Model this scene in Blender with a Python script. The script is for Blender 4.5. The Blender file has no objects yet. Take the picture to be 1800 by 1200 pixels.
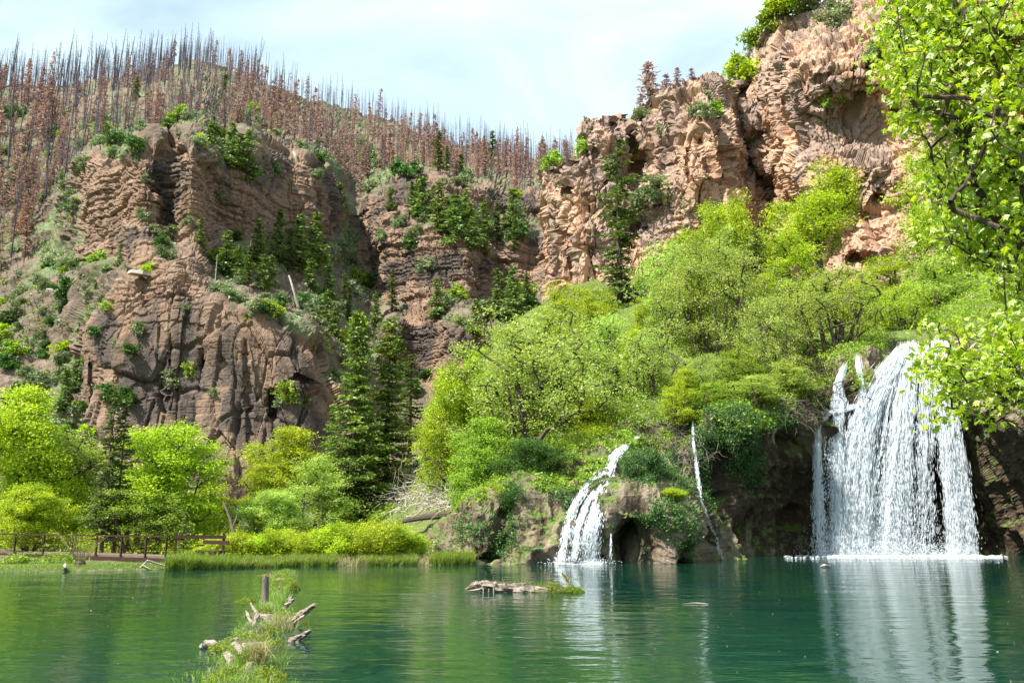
import bpy, math, random
import numpy as np
from mathutils import Vector, Matrix

S = bpy.context.scene
C = bpy.data.collections.new("Scene"); S.collection.children.link(C)
PI = math.pi
# ------------------------------------------------------------------ camera, sky, sun, exposure
CAMH = 1.8; PITCH = math.radians(11.5); F = 1500.0
cam_d = bpy.data.cameras.new("camera"); cam = bpy.data.objects.new("camera", cam_d); C.objects.link(cam)
cam.location = (0, 0, CAMH); cam.rotation_euler = (PI/2 + PITCH, 0, 0)
cam_d.sensor_width = 36; cam_d.lens = 30; cam_d.clip_end = 5000; cam_d.clip_start = 0.1
S.camera = cam
SUN_DIR = Vector((-0.50, -0.33, 0.80)).normalized()      # towards the sun
sun_d = bpy.data.lights.new("sun", 'SUN'); sun_d.energy = 4.6; sun_d.angle = math.radians(0.55); sun_d.color = (1.0, 0.965, 0.90)
sun = bpy.data.objects.new("sun", sun_d); C.objects.link(sun)
sun.rotation_euler = SUN_DIR.to_track_quat('Z', 'Y').to_euler()
W = bpy.data.worlds.new("World"); S.world = W; W.use_nodes = True
wn, wl = W.node_tree.nodes, W.node_tree.links
for n in list(wn): wn.remove(n)
sky = wn.new('ShaderNodeTexSky'); sky.sky_type = 'NISHITA'; sky.sun_disc = False
sky.sun_elevation = math.asin(SUN_DIR.z); sky.sun_rotation = math.atan2(SUN_DIR.x, SUN_DIR.y)
sky.air_density = 1.3; sky.dust_density = 0.6; sky.ozone_density = 1.0; sky.altitude = 1500
# thin cirrus: noise on the direction, stretched
tc = wn.new('ShaderNodeTexCoord'); mp = wn.new('ShaderNodeMapping'); mp.inputs['Scale'].default_value = (1.0, 1.0, 2.6)
mp.inputs['Rotation'].default_value = (0.0, 0.42, 0.3)
wl.new(tc.outputs['Generated'], mp.inputs['Vector'])
n1 = wn.new('ShaderNodeTexNoise'); n1.inputs['Scale'].default_value = 2.4; n1.inputs['Detail'].default_value = 7; n1.inputs['Roughness'].default_value = 0.5; n1.inputs['Distortion'].default_value = 0.7
wl.new(mp.outputs['Vector'], n1.inputs['Vector'])
rp = wn.new('ShaderNodeMapRange'); rp.inputs['From Min'].default_value = 0.36; rp.inputs['From Max'].default_value = 0.62; rp.inputs['To Min'].default_value = 0.34; rp.inputs['To Max'].default_value = 1.0
wl.new(n1.outputs['Fac'], rp.inputs['Value'])
mx = wn.new('ShaderNodeMix'); mx.data_type = 'RGBA'; mx.inputs['B'].default_value = (4.45, 5.6, 6.05, 1)
wl.new(rp.outputs['Result'], mx.inputs['Factor']); wl.new(sky.outputs['Color'], mx.inputs['A'])
bg = wn.new('ShaderNodeBackground'); bg.inputs['Strength'].default_value = 0.086
wl.new(mx.outputs['Result'], bg.inputs['Color'])
wo = wn.new('ShaderNodeOutputWorld'); wl.new(bg.outputs[0], wo.inputs[0])
S.view_settings.view_transform = 'Standard'; S.view_settings.look = 'None'
S.view_settings.exposure = 1.36; S.view_settings.gamma = 1.0; S.view_settings.use_curve_mapping = False
S.cycles.max_bounces = 6; S.cycles.diffuse_bounces = 3; S.cycles.glossy_bounces = 3; S.cycles.transmission_bounces = 4; S.cycles.transparent_max_bounces = 8
S.cycles.caustics_reflective = False; S.cycles.caustics_refractive = False

# ------------------------------------------------------------------ geometry helpers
rng = np.random.default_rng(7); random.seed(7)
cp, sp = math.cos(PITCH), math.sin(PITCH)
def P(px, py, D):
    """the place in the valley seen at photo pixel (px, py) at D metres north of the viewer"""
    px = np.asarray(px, float); py = np.asarray(py, float); D = np.asarray(D, float)
    u = (600-py)/F; x = (px-900)/F; t = D/(cp-u*sp)
    return np.stack([x*t, D+0*t, CAMH+t*(sp+u*cp)], -1)
def Dw(py, z=0.0):
    u = (600-py)/F; return (z-CAMH)/(sp+u*cp)*(cp-u*sp)
def Wp(px, py, z=0.0):
    return P(px, py, Dw(py, z))
def norm(v): return v/np.maximum(np.linalg.norm(v, axis=-1, keepdims=True), 1e-9)
def smooth(a, b, x):
    t = np.clip((x-a)/(b-a), 0, 1); return t*t*(3-2*t)

def _hash(ix, iy, iz, seed):
    h = (ix.astype(np.int64)*374761393 + iy.astype(np.int64)*668265263 + iz.astype(np.int64)*1442695041 + seed*974711) & 0xffffffff
    h = ((h ^ (h >> 13))*1274126177) & 0xffffffff
    h = ((h ^ (h >> 16))*2246822519) & 0xffffffff
    return ((h ^ (h >> 15)) & 0xffffff)/float(0xffffff)
def vnoise(p, seed=0):
    """value noise 0..1 at points p (...,3)"""
    f = np.floor(p); w = p-f; w = w*w*w*(w*(w*6-15)+10); i = f.astype(np.int64)
    r = 0
    for dx in (0, 1):
        wx = w[..., 0] if dx else 1-w[..., 0]
        for dy in (0, 1):
            wy = w[..., 1] if dy else 1-w[..., 1]
            for dz in (0, 1):
                wz = w[..., 2] if dz else 1-w[..., 2]
                r = r + wx*wy*wz*_hash(i[..., 0]+dx, i[..., 1]+dy, i[..., 2]+dz, seed)
    return r
def fbm(p, octv=4, seed=0, rough=0.5):
    a, s, r = 1.0, 0.0, 0
    for k in range(octv):
        r = r + a*(vnoise(p*(2**k), seed+k*17)*2-1); s += a; a *= rough
    return r/s
def ridged(p, octv=3, seed=0):
    a, s, r = 1.0, 0.0, 0
    for k in range(octv):
        r = r + a*(1-np.abs(vnoise(p*(2**k), seed+k*13)*2-1)); s += a; a *= 0.5
    return r/s

def facets(p, seed):
    """angular fracture: every Voronoi cell is a tilted flat face; returns offset and distance to the crack"""
    b = np.floor(p).astype(np.int64); d1 = np.full(p.shape[:-1], 9.0); d2 = d1.copy(); val = np.zeros(p.shape[:-1])
    for dx in (-1, 0, 1):
        for dy in (-1, 0, 1):
            for dz in (-1, 0, 1):
                i, j, k = b[..., 0]+dx, b[..., 1]+dy, b[..., 2]+dz
                c = np.stack([i+_hash(i, j, k, seed), j+_hash(i, j, k, seed+1), k+_hash(i, j, k, seed+2)], -1); q = p-c; d = np.linalg.norm(q, axis=-1)
                tl = np.stack([_hash(i, j, k, seed+3), _hash(i, j, k, seed+4), _hash(i, j, k, seed+5)], -1)*2-1
                v = _hash(i, j, k, seed+6)-.5+(tl*q).sum(-1)*0.42; near = d < d1
                d2 = np.where(near, d1, np.minimum(d2, d)); val = np.where(near, v, val); d1 = np.where(near, d, d1)
    return val, d2-d1

def mesh_np(name, V, faces, face_attr=None, vert_attr=None, mat_idx=None, smooth_sh=False):
    """faces: list of (n,k) index arrays"""
    me = bpy.data.meshes.new(name); V = np.asarray(V, np.float32)
    me.vertices.add(len(V)); me.vertices.foreach_set('co', V.ravel())
    fl = [np.asarray(f, np.int32) for f in faces if len(f)]
    nl = sum(f.size for f in fl); nf = sum(len(f) for f in fl)
    me.loops.add(nl); me.polygons.add(nf)
    me.loops.foreach_set('vertex_index', np.concatenate([f.ravel() for f in fl]))
    tot = np.concatenate([np.full(len(f), f.shape[1], np.int32) for f in fl])
    me.polygons.foreach_set('loop_start', np.concatenate([[0], np.cumsum(tot)[:-1]]).astype(np.int32))
    me.polygons.foreach_set('loop_total', tot)
    if smooth_sh: me.polygons.foreach_set('use_smooth', np.ones(nf, bool))
    else: me.polygons.foreach_set('use_smooth', np.zeros(nf, bool))
    if mat_idx is not None: me.polygons.foreach_set('material_index', np.asarray(mat_idx, np.int32))
    for k, v in (face_attr or {}).items():
        a = me.attributes.new(k, 'FLOAT', 'FACE'); a.data.foreach_set('value', np.asarray(v, np.float32))
    for k, v in (vert_attr or {}).items():
        a = me.attributes.new(k, 'FLOAT', 'POINT'); a.data.foreach_set('value', np.asarray(v, np.float32))
    me.update(calc_edges=True)
    return me

def tag(o, label=None, cat=None, group=None, kind=None):
    if label: o['label'] = label
    if cat: o['category'] = cat
    if group: o['group'] = group
    if kind: o['kind'] = kind
    return o
def link(name, me, mats=(), parent=None, loc=None):
    o = bpy.data.objects.new(name, me); C.objects.link(o)
    if me is not None:
        for m in (mats if isinstance(mats, (list, tuple)) else [mats]):
            if len(me.materials) < len(mats if isinstance(mats, (list, tuple)) else [mats]): me.materials.append(m)
    if parent is not None: o.parent = parent
    if loc is not None: o.location = loc
    return o
def empty(name, loc, label, cat, group=None, rz=0.0, sc=1.0):
    o = bpy.data.objects.new(name, None); C.objects.link(o); o.location = tuple(float(c) for c in loc)
    o.rotation_euler = (0, 0, rz); o.scale = (sc, sc, sc) if np.isscalar(sc) else sc
    o.empty_display_size = 0.2
    return tag(o, label, cat, group)

class MB:
    """collects arrays of vertices and faces for one mesh"""
    def __init__(s): s.V = []; s.F = {}; s.n = 0; s.A = {}
    def add(s, V, Fq, rnd=None):
        V = np.asarray(V, float).reshape(-1, 3); Fq = np.asarray(Fq, np.int64); k = Fq.shape[1]
        s.V.append(V); s.F.setdefault(k, []).append(Fq+s.n)
        s.A.setdefault(k, []).append(np.full(len(Fq), 0.5) if rnd is None else np.asarray(rnd, float)); s.n += len(V)
        return s
    def mesh(s, name, smooth_sh=False):
        ks = sorted(s.F)
        return mesh_np(name, np.concatenate(s.V), [np.concatenate(s.F[k]) for k in ks], {'rnd': np.concatenate([np.concatenate(s.A[k]) for k in ks])}, smooth_sh=smooth_sh)
    def build(s, name, mat, parent=None, smooth_sh=False, loc=None):
        return link(name, s.mesh(name, smooth_sh), [mat], parent, loc)

def frusta(P0, P1, r0, r1, sides=5, caps=False):
    """many tapered prisms"""
    P0 = np.asarray(P0, float).reshape(-1, 3); P1 = np.asarray(P1, float).reshape(-1, 3); n = len(P0)
    r0 = np.broadcast_to(r0, n); r1 = np.broadcast_to(r1, n)
    d = norm(P1-P0); ref = np.where(np.abs(d[:, 2:3]) > 0.9, np.array([[1.0, 0, 0]]), np.array([[0, 0, 1.0]]))
    a = norm(np.cross(d, ref)); b = np.cross(d, a)
    th = np.arange(sides)/sides*2*PI
    ring = a[:, None]*np.cos(th)[None, :, None]+b[:, None]*np.sin(th)[None, :, None]
    V = np.concatenate([P0[:, None]+ring*r0[:, None, None], P1[:, None]+ring*r1[:, None, None]], 1)
    i = np.arange(sides); j = (i+1) % sides
    q = np.stack([i, j, j+sides, i+sides], 1)
    Fq = (q[None]+(np.arange(n)*2*sides)[:, None, None]).reshape(-1, 4)
    return V.reshape(-1, 3), Fq
def tube(mb, pts, radii, sides=8, seed=0, bump=0.0, rnd=0.5, closed=True):
    """one joined tube along a polyline, with optional lumpy bark"""
    pts = np.asarray(pts, float); n = len(pts); radii = np.broadcast_to(radii, n)
    d = norm(np.gradient(pts, axis=0)); ref = np.array([0.13, 0.91, 0.41]); a = norm(np.cross(d, ref)); b = np.cross(d, a)
    th = np.arange(sides)/sides*2*PI
    ring = a[:, None]*np.cos(th)[None, :, None]+b[:, None]*np.sin(th)[None, :, None]
    rr = radii[:, None]*np.ones(sides)
    if bump: 
        q = np.stack([np.cos(th)[None]*2.2+0*rr, np.sin(th)[None]*2.2+0*rr, np.arange(n)[:, None]*0.5+0*rr], -1)
        rr = rr*(1+bump*(fbm(q, 3, seed)))
    V = (pts[:, None]+ring*rr[..., None]).reshape(-1, 3)
    i = np.arange(sides); j = (i+1) % sides
    q = np.concatenate([np.stack([k*sides+i, k*sides+j, (k+1)*sides+j, (k+1)*sides+i], 1) for k in range(n-1)])
    mb.add(V, q, np.full(len(q), rnd))
    if closed:
        for k, c in ((0, pts[0]), (n-1, pts[-1])):
            base = V.reshape(n, sides, 3)[k]; mb.add(np.vstack([base, c]), np.stack([i, j, np.full(sides, sides)], 1), np.full(sides, rnd))
def spline(pts, n):
    """smooth curve through points"""
    pts = np.asarray(pts, float); m = len(pts)
    if m == 2: return pts[0]+(pts[1]-pts[0])*np.linspace(0, 1, n)[:, None]
    e = np.vstack([2*pts[0]-pts[1], pts, 2*pts[-1]-pts[-2]]); out = []
    for t in np.linspace(0, m-1-1e-6, n):
        k = int(t); f = t-k; p0, p1, p2, p3 = e[k:k+4]
        out.append(0.5*((2*p1)+(-p0+p2)*f+(2*p0-5*p1+4*p2-p3)*f*f+(-p0+3*p1-3*p2+p3)*f**3))
    return np.array(out)
def boxm(mb, c, s, rz=0.0, rnd=0.5, rot=None):
    c = np.asarray(c, float); h = np.asarray(s, float)/2
    v = np.array([[x, y, z] for x in (-1, 1) for y in (-1, 1) for z in (-1, 1)], float)*h
    R = rot if rot is not None else np.array([[math.cos(rz), -math.sin(rz), 0], [math.sin(rz), math.cos(rz), 0], [0, 0, 1]])
    q = [[0, 1, 3, 2], [4, 6, 7, 5], [0, 4, 5, 1], [2, 3, 7, 6], [0, 2, 6, 4], [1, 5, 7, 3]]
    mb.add(v@R.T+c, q, np.full(6, rnd))

# ------------------------------------------------------------------ materials
class NT:
    def __init__(s, name):
        s.m = bpy.data.materials.new(name); s.m.use_nodes = True; s.t = s.m.node_tree; s.t.nodes.clear()
        s.co = s.t.nodes.new('ShaderNodeTexCoord').outputs['Object']
    def n(s, typ, **kw):
        x = s.t.nodes.new(typ)
        for k, v in kw.items():
            if hasattr(x, k) and k not in x.inputs: setattr(x, k, v)
        return x
    def set(s, inp, v):
        if isinstance(v, bpy.types.NodeSocket): s.t.links.new(v, inp)
        else: inp.default_value = v if not (isinstance(v, (tuple, list)) and len(v) == 3 and inp.type == 'RGBA') else (*v, 1)
    def mapping(s, scale, vec=None, rot=(0, 0, 0)):
        x = s.n('ShaderNodeMapping'); s.set(x.inputs['Vector'], vec if vec is not None else s.co); x.inputs['Scale'].default_value = scale; x.inputs['Rotation'].default_value = rot
        return x.outputs[0]
    def noise(s, scale, vec=None, detail=4, rough=0.55, dist=0.0):
        x = s.n('ShaderNodeTexNoise'); s.set(x.inputs['Vector'], vec if vec is not None else s.co)
        x.inputs['Scale'].default_value = scale; x.inputs['Detail'].default_value = detail; x.inputs['Roughness'].default_value = rough; x.inputs['Distortion'].default_value = dist
        return x.outputs['Fac']
    def voro(s, scale, vec=None, feature='F1'):
        x = s.n('ShaderNodeTexVoronoi'); x.feature = feature; s.set(x.inputs['Vector'], vec if vec is not None else s.co); x.inputs['Scale'].default_value = scale
        return x.outputs['Distance']
    def rng(s, v, a, b, c=0.0, d=1.0):
        x = s.n('ShaderNodeMapRange'); s.set(x.inputs['Value'], v)
        for k, q in zip(('From Min', 'From Max', 'To Min', 'To Max'), (a, b, c, d)): x.inputs[k].default_value = q
        return x.outputs['Result']
    def mix(s, f, a, b, mode='MIX'):
        x = s.n('ShaderNodeMix'); x.data_type = 'RGBA'; x.blend_type = mode; s.set(x.inputs['Factor'], f); s.set(x.inputs['A'], a); s.set(x.inputs['B'], b)
        return x.outputs['Result']
    def ramp(s, f, stops):
        x = s.n('ShaderNodeValToRGB'); s.set(x.inputs[0], f); e = x.color_ramp.elements
        e[0].position, e[0].color = stops[0][0], (*stops[0][1], 1); e[1].position, e[1].color = stops[-1][0], (*stops[-1][1], 1)
        for p, c in stops[1:-1]: q = e.new(p); q.color = (*c, 1)
        return x.outputs['Color']
    def math(s, op, a, b=0.0):
        x = s.n('ShaderNodeMath'); x.operation = op; s.set(x.inputs[0], a); s.set(x.inputs[1], b); return x.outputs[0]
    def attr(s, name):
        x = s.n('ShaderNodeAttribute'); x.attribute_name = name; return x.outputs['Fac']
    def objrnd(s): return s.n('ShaderNodeObjectInfo').outputs['Random']
    def bump(s, h, strength=0.5, dist=0.1, normal=None):
        x = s.n('ShaderNodeBump'); s.set(x.inputs['Height'], h); x.inputs['Strength'].default_value = strength; x.inputs['Distance'].default_value = dist
        if normal is not None: s.set(x.inputs['Normal'], normal)
        return x.outputs[0]
    def out(s, sh): o = s.n('ShaderNodeOutputMaterial'); s.t.links.new(sh, o.inputs['Surface']); return s.m
    def pbr(s, col, rough=0.9, bump=None, spec=0.2, **kw):
        x = s.n('ShaderNodeBsdfPrincipled'); s.set(x.inputs['Base Color'], col); s.set(x.inputs['Roughness'], rough); s.set(x.inputs['Specular IOR Level'], spec)
        if bump is not None: s.set(x.inputs['Normal'], bump)
        for k, v in kw.items(): s.set(x.inputs[k], v)
        return x.outputs[0]

def mat_leaf(name, dark, light, trans=0.45, gloss=0.02, tint=(1.45, 1.5, 0.45)):
    t = NT(name); r = t.attr('rnd'); o = t.objrnd()
    c = t.mix(r, dark, light)
    hs = t.n('ShaderNodeHueSaturation'); t.set(hs.inputs['Color'], c); t.set(hs.inputs['Hue'], t.rng(o, 0, 1, 0.487, 0.513)); t.set(hs.inputs['Value'], t.rng(o, 0, 1, 0.85, 1.15)); hs.inputs['Saturation'].default_value = 1.0
    c = hs.outputs[0]
    d = t.n('ShaderNodeBsdfDiffuse'); t.set(d.inputs[0], c)
    tr = t.n('ShaderNodeBsdfTranslucent'); t.set(tr.inputs[0], t.mix(0.5, c, t.mix(1.0, c, tint, 'MULTIPLY')))
    m = t.n('ShaderNodeMixShader'); m.inputs[0].default_value = trans; t.t.links.new(d.outputs[0], m.inputs[1]); t.t.links.new(tr.outputs[0], m.inputs[2])
    g = t.n('ShaderNodeBsdfGlossy'); g.inputs['Roughness'].default_value = 0.45; g.inputs[0].default_value = (1, 1, 1, 1)
    m2 = t.n('ShaderNodeMixShader'); m2.inputs[0].default_value = gloss; t.t.links.new(m.outputs[0], m2.inputs[1]); t.t.links.new(g.outputs[0], m2.inputs[2])
    return t.out(m2.outputs[0])
def mat_bark(name, c1, c2, scale=6.0):
    t = NT(name); n = t.noise(scale, t.mapping((1, 1, 0.2)), 5, 0.6); c = t.mix(t.rng(n, 0.3, 0.7), c1, c2)
    return t.out(t.pbr(c, 0.95, t.bump(n, 0.7, 0.03)))
def mat_rock(name, base, dark, pale, soil=((0.23, 0.165, 0.125), (0.30, 0.25, 0.19)), green=((0.07, 0.11, 0.035), (0.16, 0.20, 0.09)), sc=1.0, stain=0.5, moss=0.0, mosscol=((0.06, 0.10, 0.02), (0.14, 0.19, 0.04)), bd=0.25, strata=1.0):
    t = NT(name); rock = t.attr('rock'); vb = t.attr('block'); sa = t.attr('stain')
    big = t.noise(0.045*sc, detail=4); mid = t.noise(0.35*sc, detail=6, rough=0.62)
    st = t.noise(1.0, t.mapping((0.02*sc, 0.02*sc, 0.42*sc)), 5, 0.6, 0.4)
    vs = t.noise(1.0, t.mapping((0.30*sc, 0.30*sc, 0.035*sc)), 5, 0.62, 0.8)
    c = t.mix(t.rng(mid, 0.3, 0.7), base[0], base[1])
    c = t.mix(t.rng(t.math('MULTIPLY', t.rng(st, 0.42, 0.62), strata), 0, 1, 0, 0.6), c, base[2])
    c = t.mix(t.rng(vb, 0.0, 1.0, 0.0, 0.45), c, pale)
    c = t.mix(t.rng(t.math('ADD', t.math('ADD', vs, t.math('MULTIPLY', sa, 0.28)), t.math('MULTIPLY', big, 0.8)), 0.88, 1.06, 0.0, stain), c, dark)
    c = t.mix(t.rng(t.noise(0.9*sc, detail=5, rough=0.7), 0.58, 0.72, 0, 0.55), c, pale)
    c = t.mix(t.rng(t.noise(1.7*sc, detail=4, rough=0.7), 0.56, 0.70, 0, 0.6), c, dark)
    geo = t.n('ShaderNodeNewGeometry'); sep = t.n('ShaderNodeSeparateXYZ'); t.t.links.new(geo.outputs['Normal'], sep.inputs[0])
    up = sep.outputs['Z']
    sg = t.mix(t.rng(t.noise(0.25*sc, detail=6, rough=0.7), 0.35, 0.65), soil[0], soil[1])
    gg = t.mix(t.rng(t.noise(0.7*sc, detail=5, rough=0.75), 0.35, 0.65), green[0], green[1])
    sg = t.mix(t.rng(t.noise(0.11*sc, detail=8, rough=0.75), 0.50, 0.62), sg, gg)
    grow = t.rng(t.math('ADD', t.math('MULTIPLY', up, 0.8), t.math('MULTIPLY', t.noise(0.5*sc, detail=6, rough=0.75), 0.9)), 0.80, 1.0)
    fac = t.rng(t.math('ADD', t.math('SUBTRACT', 1.0, rock), t.math('MULTIPLY', grow, 0.35)), 0.35, 0.62)
    c = t.mix(fac, c, sg)
    if moss:
        mm = t.rng(t.math('ADD', t.noise(0.45*sc, detail=7, rough=0.7), t.math('MULTIPLY', up, 0.25)), 0.62-0.18*moss, 0.72-0.12*moss)
        c = t.mix(mm, c, t.mix(t.rng(t.noise(3*sc, detail=4), 0.35, 0.65), mosscol[0], mosscol[1]))
    h = t.math('ADD', mid, t.math('MULTIPLY', t.noise(2.2*sc, detail=6, rough=0.7), 0.6))
    h = t.math('ADD', h, t.math('MULTIPLY', t.voro(0.8*sc, t.mapping((1, 1, 0.7)), 'DISTANCE_TO_EDGE'), 0.5))
    return t.out(t.pbr(c, 0.93, t.bump(h, 0.9, bd/sc)))
# ------------------------------------------------------------------ terrain sheets
class RBF:
    def __init__(s, ctrl, xs=1.0):
        c = np.asarray(ctrl, float); s.X = c[:, :2]/100.0; V = c[:, 2:].copy(); V[:, 0] = np.log(V[:, 0])
        K = np.linalg.norm(s.X[:, None]-s.X[None], axis=-1); n = len(c)
        A = np.zeros((n+3, n+3)); A[:n, :n] = K+np.eye(n)*1e-4; A[:n, n] = 1; A[:n, n+1:] = s.X; A[n, :n] = 1; A[n+1:, :n] = s.X.T
        s.w = np.linalg.solve(A, np.vstack([V, np.zeros((3, V.shape[1]))]))
    def __call__(s, px, py):
        q = np.stack([np.ravel(px), np.ravel(py)], -1)/100.0; out = []
        for k in range(0, len(q), 20000):
            d = np.linalg.norm(q[k:k+20000, None]-s.X[None], axis=-1)
            out.append(d@s.w[:-3]+s.w[-3]+q[k:k+20000]@s.w[-2:])
        r = np.concatenate(out); r[:, 0] = np.exp(r[:, 0]); return r.reshape(np.shape(px)+(-1,))

def blocks(p, lay, wid, seed, warp=0.35):
    """layered, jointed rock: offset 0..1 and distance to the nearest joint for points p along a face"""
    w = fbm(p/np.array([wid*3, wid*3, lay*8]), 3, seed+5)
    zz = p[..., 2]/lay + w*warp*2; kz = np.floor(zz); fz = zz-kz
    h0 = _hash(kz, kz*0, kz*0, seed+1)
    xh = (p[..., 0]*0.9+p[..., 1]*0.45)/wid*(0.7+0.6*h0)+h0*17+fbm(p/np.array([wid, wid, lay*3]), 2, seed+9)*warp
    kx = np.floor(xh); fx = xh-kx
    off = _hash(kx, kz, kz*0, seed+2)
    e = np.minimum(np.minimum(fz, 1-fz)*lay, np.minimum(fx, 1-fx)*wid)
    return off, h0, e

class Sheet:
    """a piece of terrain between a bottom line and a skyline, with depth given by control points and rock relief added on the normals"""
    def __init__(s, name, ctrl, x0, x1, nu, bot, top, nv, relief, mat, back=12, backd=6.0, sides=None, outline=2.0, extra=None, grooves=(), stain_shades=(), sheer=0):
        s.x0, s.x1, s.nu, s.nv = x0, x1, nu, nv; s.rbf = RBF(ctrl); s.bot, s.top = bot, top
        u = np.linspace(x0, x1, nu)
        if extra is not None: u = np.sort(np.concatenate([u, extra])); nu = s.nu = len(u)
        s.u = u
        v = np.linspace(0, 1, nv)
        tp = top(u)+outline*(vnoise(np.stack([u*0.11, u*0, u*0], -1), 31)*2-1)*2+outline*(vnoise(np.stack([u*0.35, u*0, u*0], -1), 32)*2-1)
        PY = bot(u)[:, None]+(tp-bot(u))[:, None]*v[None]; PX = np.repeat(u[:, None], nv, 1)
        R = s.rbf(PX, PY); D = R[..., 0]; rock = np.clip(R[..., 1], 0, 1)
        if sheer:   # rock bands stand sheer, the benches between them take up the depth
            w = 1-sheer*smooth(.40, .62, rock); g = np.diff(np.log(D), axis=1); gw = np.maximum(g, -0.0008)*(w[:, 1:]+w[:, :-1])/2; tot = np.log(D[:, -1:]/D[:, :1])
            gw = gw*(tot/np.maximum(gw.sum(1, keepdims=True), 1e-6)); D = D[:, :1]*np.exp(np.concatenate([np.zeros((len(D), 1)), np.cumsum(gw, 1)], 1)); kb = np.hanning(31); kb /= kb.sum(); Dp = np.pad(np.log(D), ((15, 15), (0, 0)), mode='edge'); D = np.exp(sum(kb[q]*Dp[q:q+len(D)] for q in range(31)))
            rock = np.clip(smooth(.40, .60, rock+.22*fbm(np.stack([PX/28, PY/28, 0*PX], -1), 4, 47)), 0, 1)
        st = np.zeros(PX.shape)
        for pl, wd, dep in grooves:
            pl = np.array(pl, float); best = np.full(PX.shape, 1e9)
            for a, b in zip(pl[:-1], pl[1:]):
                ab = b-a; tt = np.clip(((PX-a[0])*ab[0]+(PY-a[1])*ab[1])/(ab@ab), 0, 1); best = np.minimum(best, np.hypot(PX-a[0]-tt*ab[0], PY-a[1]-tt*ab[1]))
            wob = wd*(0.9+0.1*vnoise(np.stack([PX/9, PY/9, 0*PX], -1), 41)); D = D+dep*(.6 if name == 'mountain' else .5)*np.exp(-(best/wob)**2)
        for cx, cy, rx, ry, w in stain_shades:
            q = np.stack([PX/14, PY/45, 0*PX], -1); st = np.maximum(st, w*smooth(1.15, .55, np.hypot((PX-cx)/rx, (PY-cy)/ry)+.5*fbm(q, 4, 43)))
        X = P(PX, PY, D)
        # roll over the skyline backwards
        last = X[:, -1]; add = []
        for k in range(1, back+1):
            t = k/back; q = last.copy(); sc = 1+backd*t*t/np.linalg.norm(last, axis=-1, keepdims=True)*3
            q = last*np.where(np.arange(3)==2, 1, sc); q[:, 2] = last[:, 2]-backd*0.15*t+0*q[:, 2]; add.append(q)
        add.append(add[-1]*np.array([1.05, 1.05, 1])-np.array([0, 0, 40.0])*0+np.array([0, 0, -backd*2.0]))
        X = np.concatenate([X, np.stack(add, 1)], 1); rock = np.concatenate([rock, np.repeat(rock[:, -1:], back+1, 1)], 1); st = np.concatenate([st, np.repeat(st[:, -1:], back+1, 1)], 1)
        if sides:  # walls running back at the near edges (side, distance, n)
            for side, dist, n in sides:
                e = X[0] if side < 0 else X[-1]; ls = []
                dirn = norm(e[:, :2]); 
                for k in range(1, n+1):
                    t = k/n; q = e.copy(); q[:, :2] += dirn*dist*t; q[:, 0] += -side*dist*0.10*t; ls.append(q)
                L = np.stack(ls, 0); rk = np.repeat((rock[:1] if side < 0 else rock[-1:]), n, 0)
                st = np.concatenate([np.repeat(st[:1], n, 0), st], 0) if side < 0 else np.concatenate([st, np.repeat(st[-1:], n, 0)], 0)
                if side < 0: X = np.concatenate([L[::-1], X], 0); rock = np.concatenate([rk, rock], 0); s.off = n
                else: X = np.concatenate([X, L], 0); rock = np.concatenate([rock, rk], 0)
        s.off = getattr(s, 'off', 0)
        N = norm(np.cross(np.gradient(X, axis=0), np.gradient(X, axis=1)))
        view = norm(np.array([0, 0, CAMH])-X); sg = np.sign((N*view).sum(-1, keepdims=True)); sg[sg == 0] = 1
        mid = s.off+s.nu//2
        flip = sg[mid, nv//2, 0]; N = N*flip
        s.N = N; off, block = relief(X, rock, N)
        X = X+N*off[..., None]
        s.X = X; s.rock = rock
        nU, nV = X.shape[:2]; idx = np.arange(nU*nV).reshape(nU, nV)
        Fq = np.stack([idx[:-1, :-1], idx[1:, :-1], idx[1:, 1:], idx[:-1, 1:]], -1).reshape(-1, 4)
        me = mesh_np(name, X.reshape(-1, 3), [Fq], vert_attr={'rock': rock.ravel(), 'block': block.ravel(), 'stain': st.ravel()}, smooth_sh=False)
        s.obj = tag(link(name, me, [mat]), kind='structure')
    def idx(s, px, py):
        px = np.atleast_1d(np.asarray(px, float)); py = np.atleast_1d(np.asarray(py, float))
        iu = np.clip(np.searchsorted(s.u, px), 0, s.nu-1); b = s.bot(px); t = s.top(px)
        iv = np.clip(np.round((py-b)/(t-b)*(s.nv-1)).astype(int), 0, s.nv-1)
        return iu+s.off, iv
    def at(s, px, py):
        i, j = s.idx(px, py); r = s.X[i, j]
        return r if np.ndim(px) else r[0]
    def rk(s, px, py):
        i, j = s.idx(px, py); return s.rock[i, j]
    def nz(s, px, py):
        i, j = s.idx(px, py); return s.N[i, j][..., 2]
def poly(pts):
    a = np.array(pts, float); return lambda x: np.interp(x, a[:, 0], a[:, 1])

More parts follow.
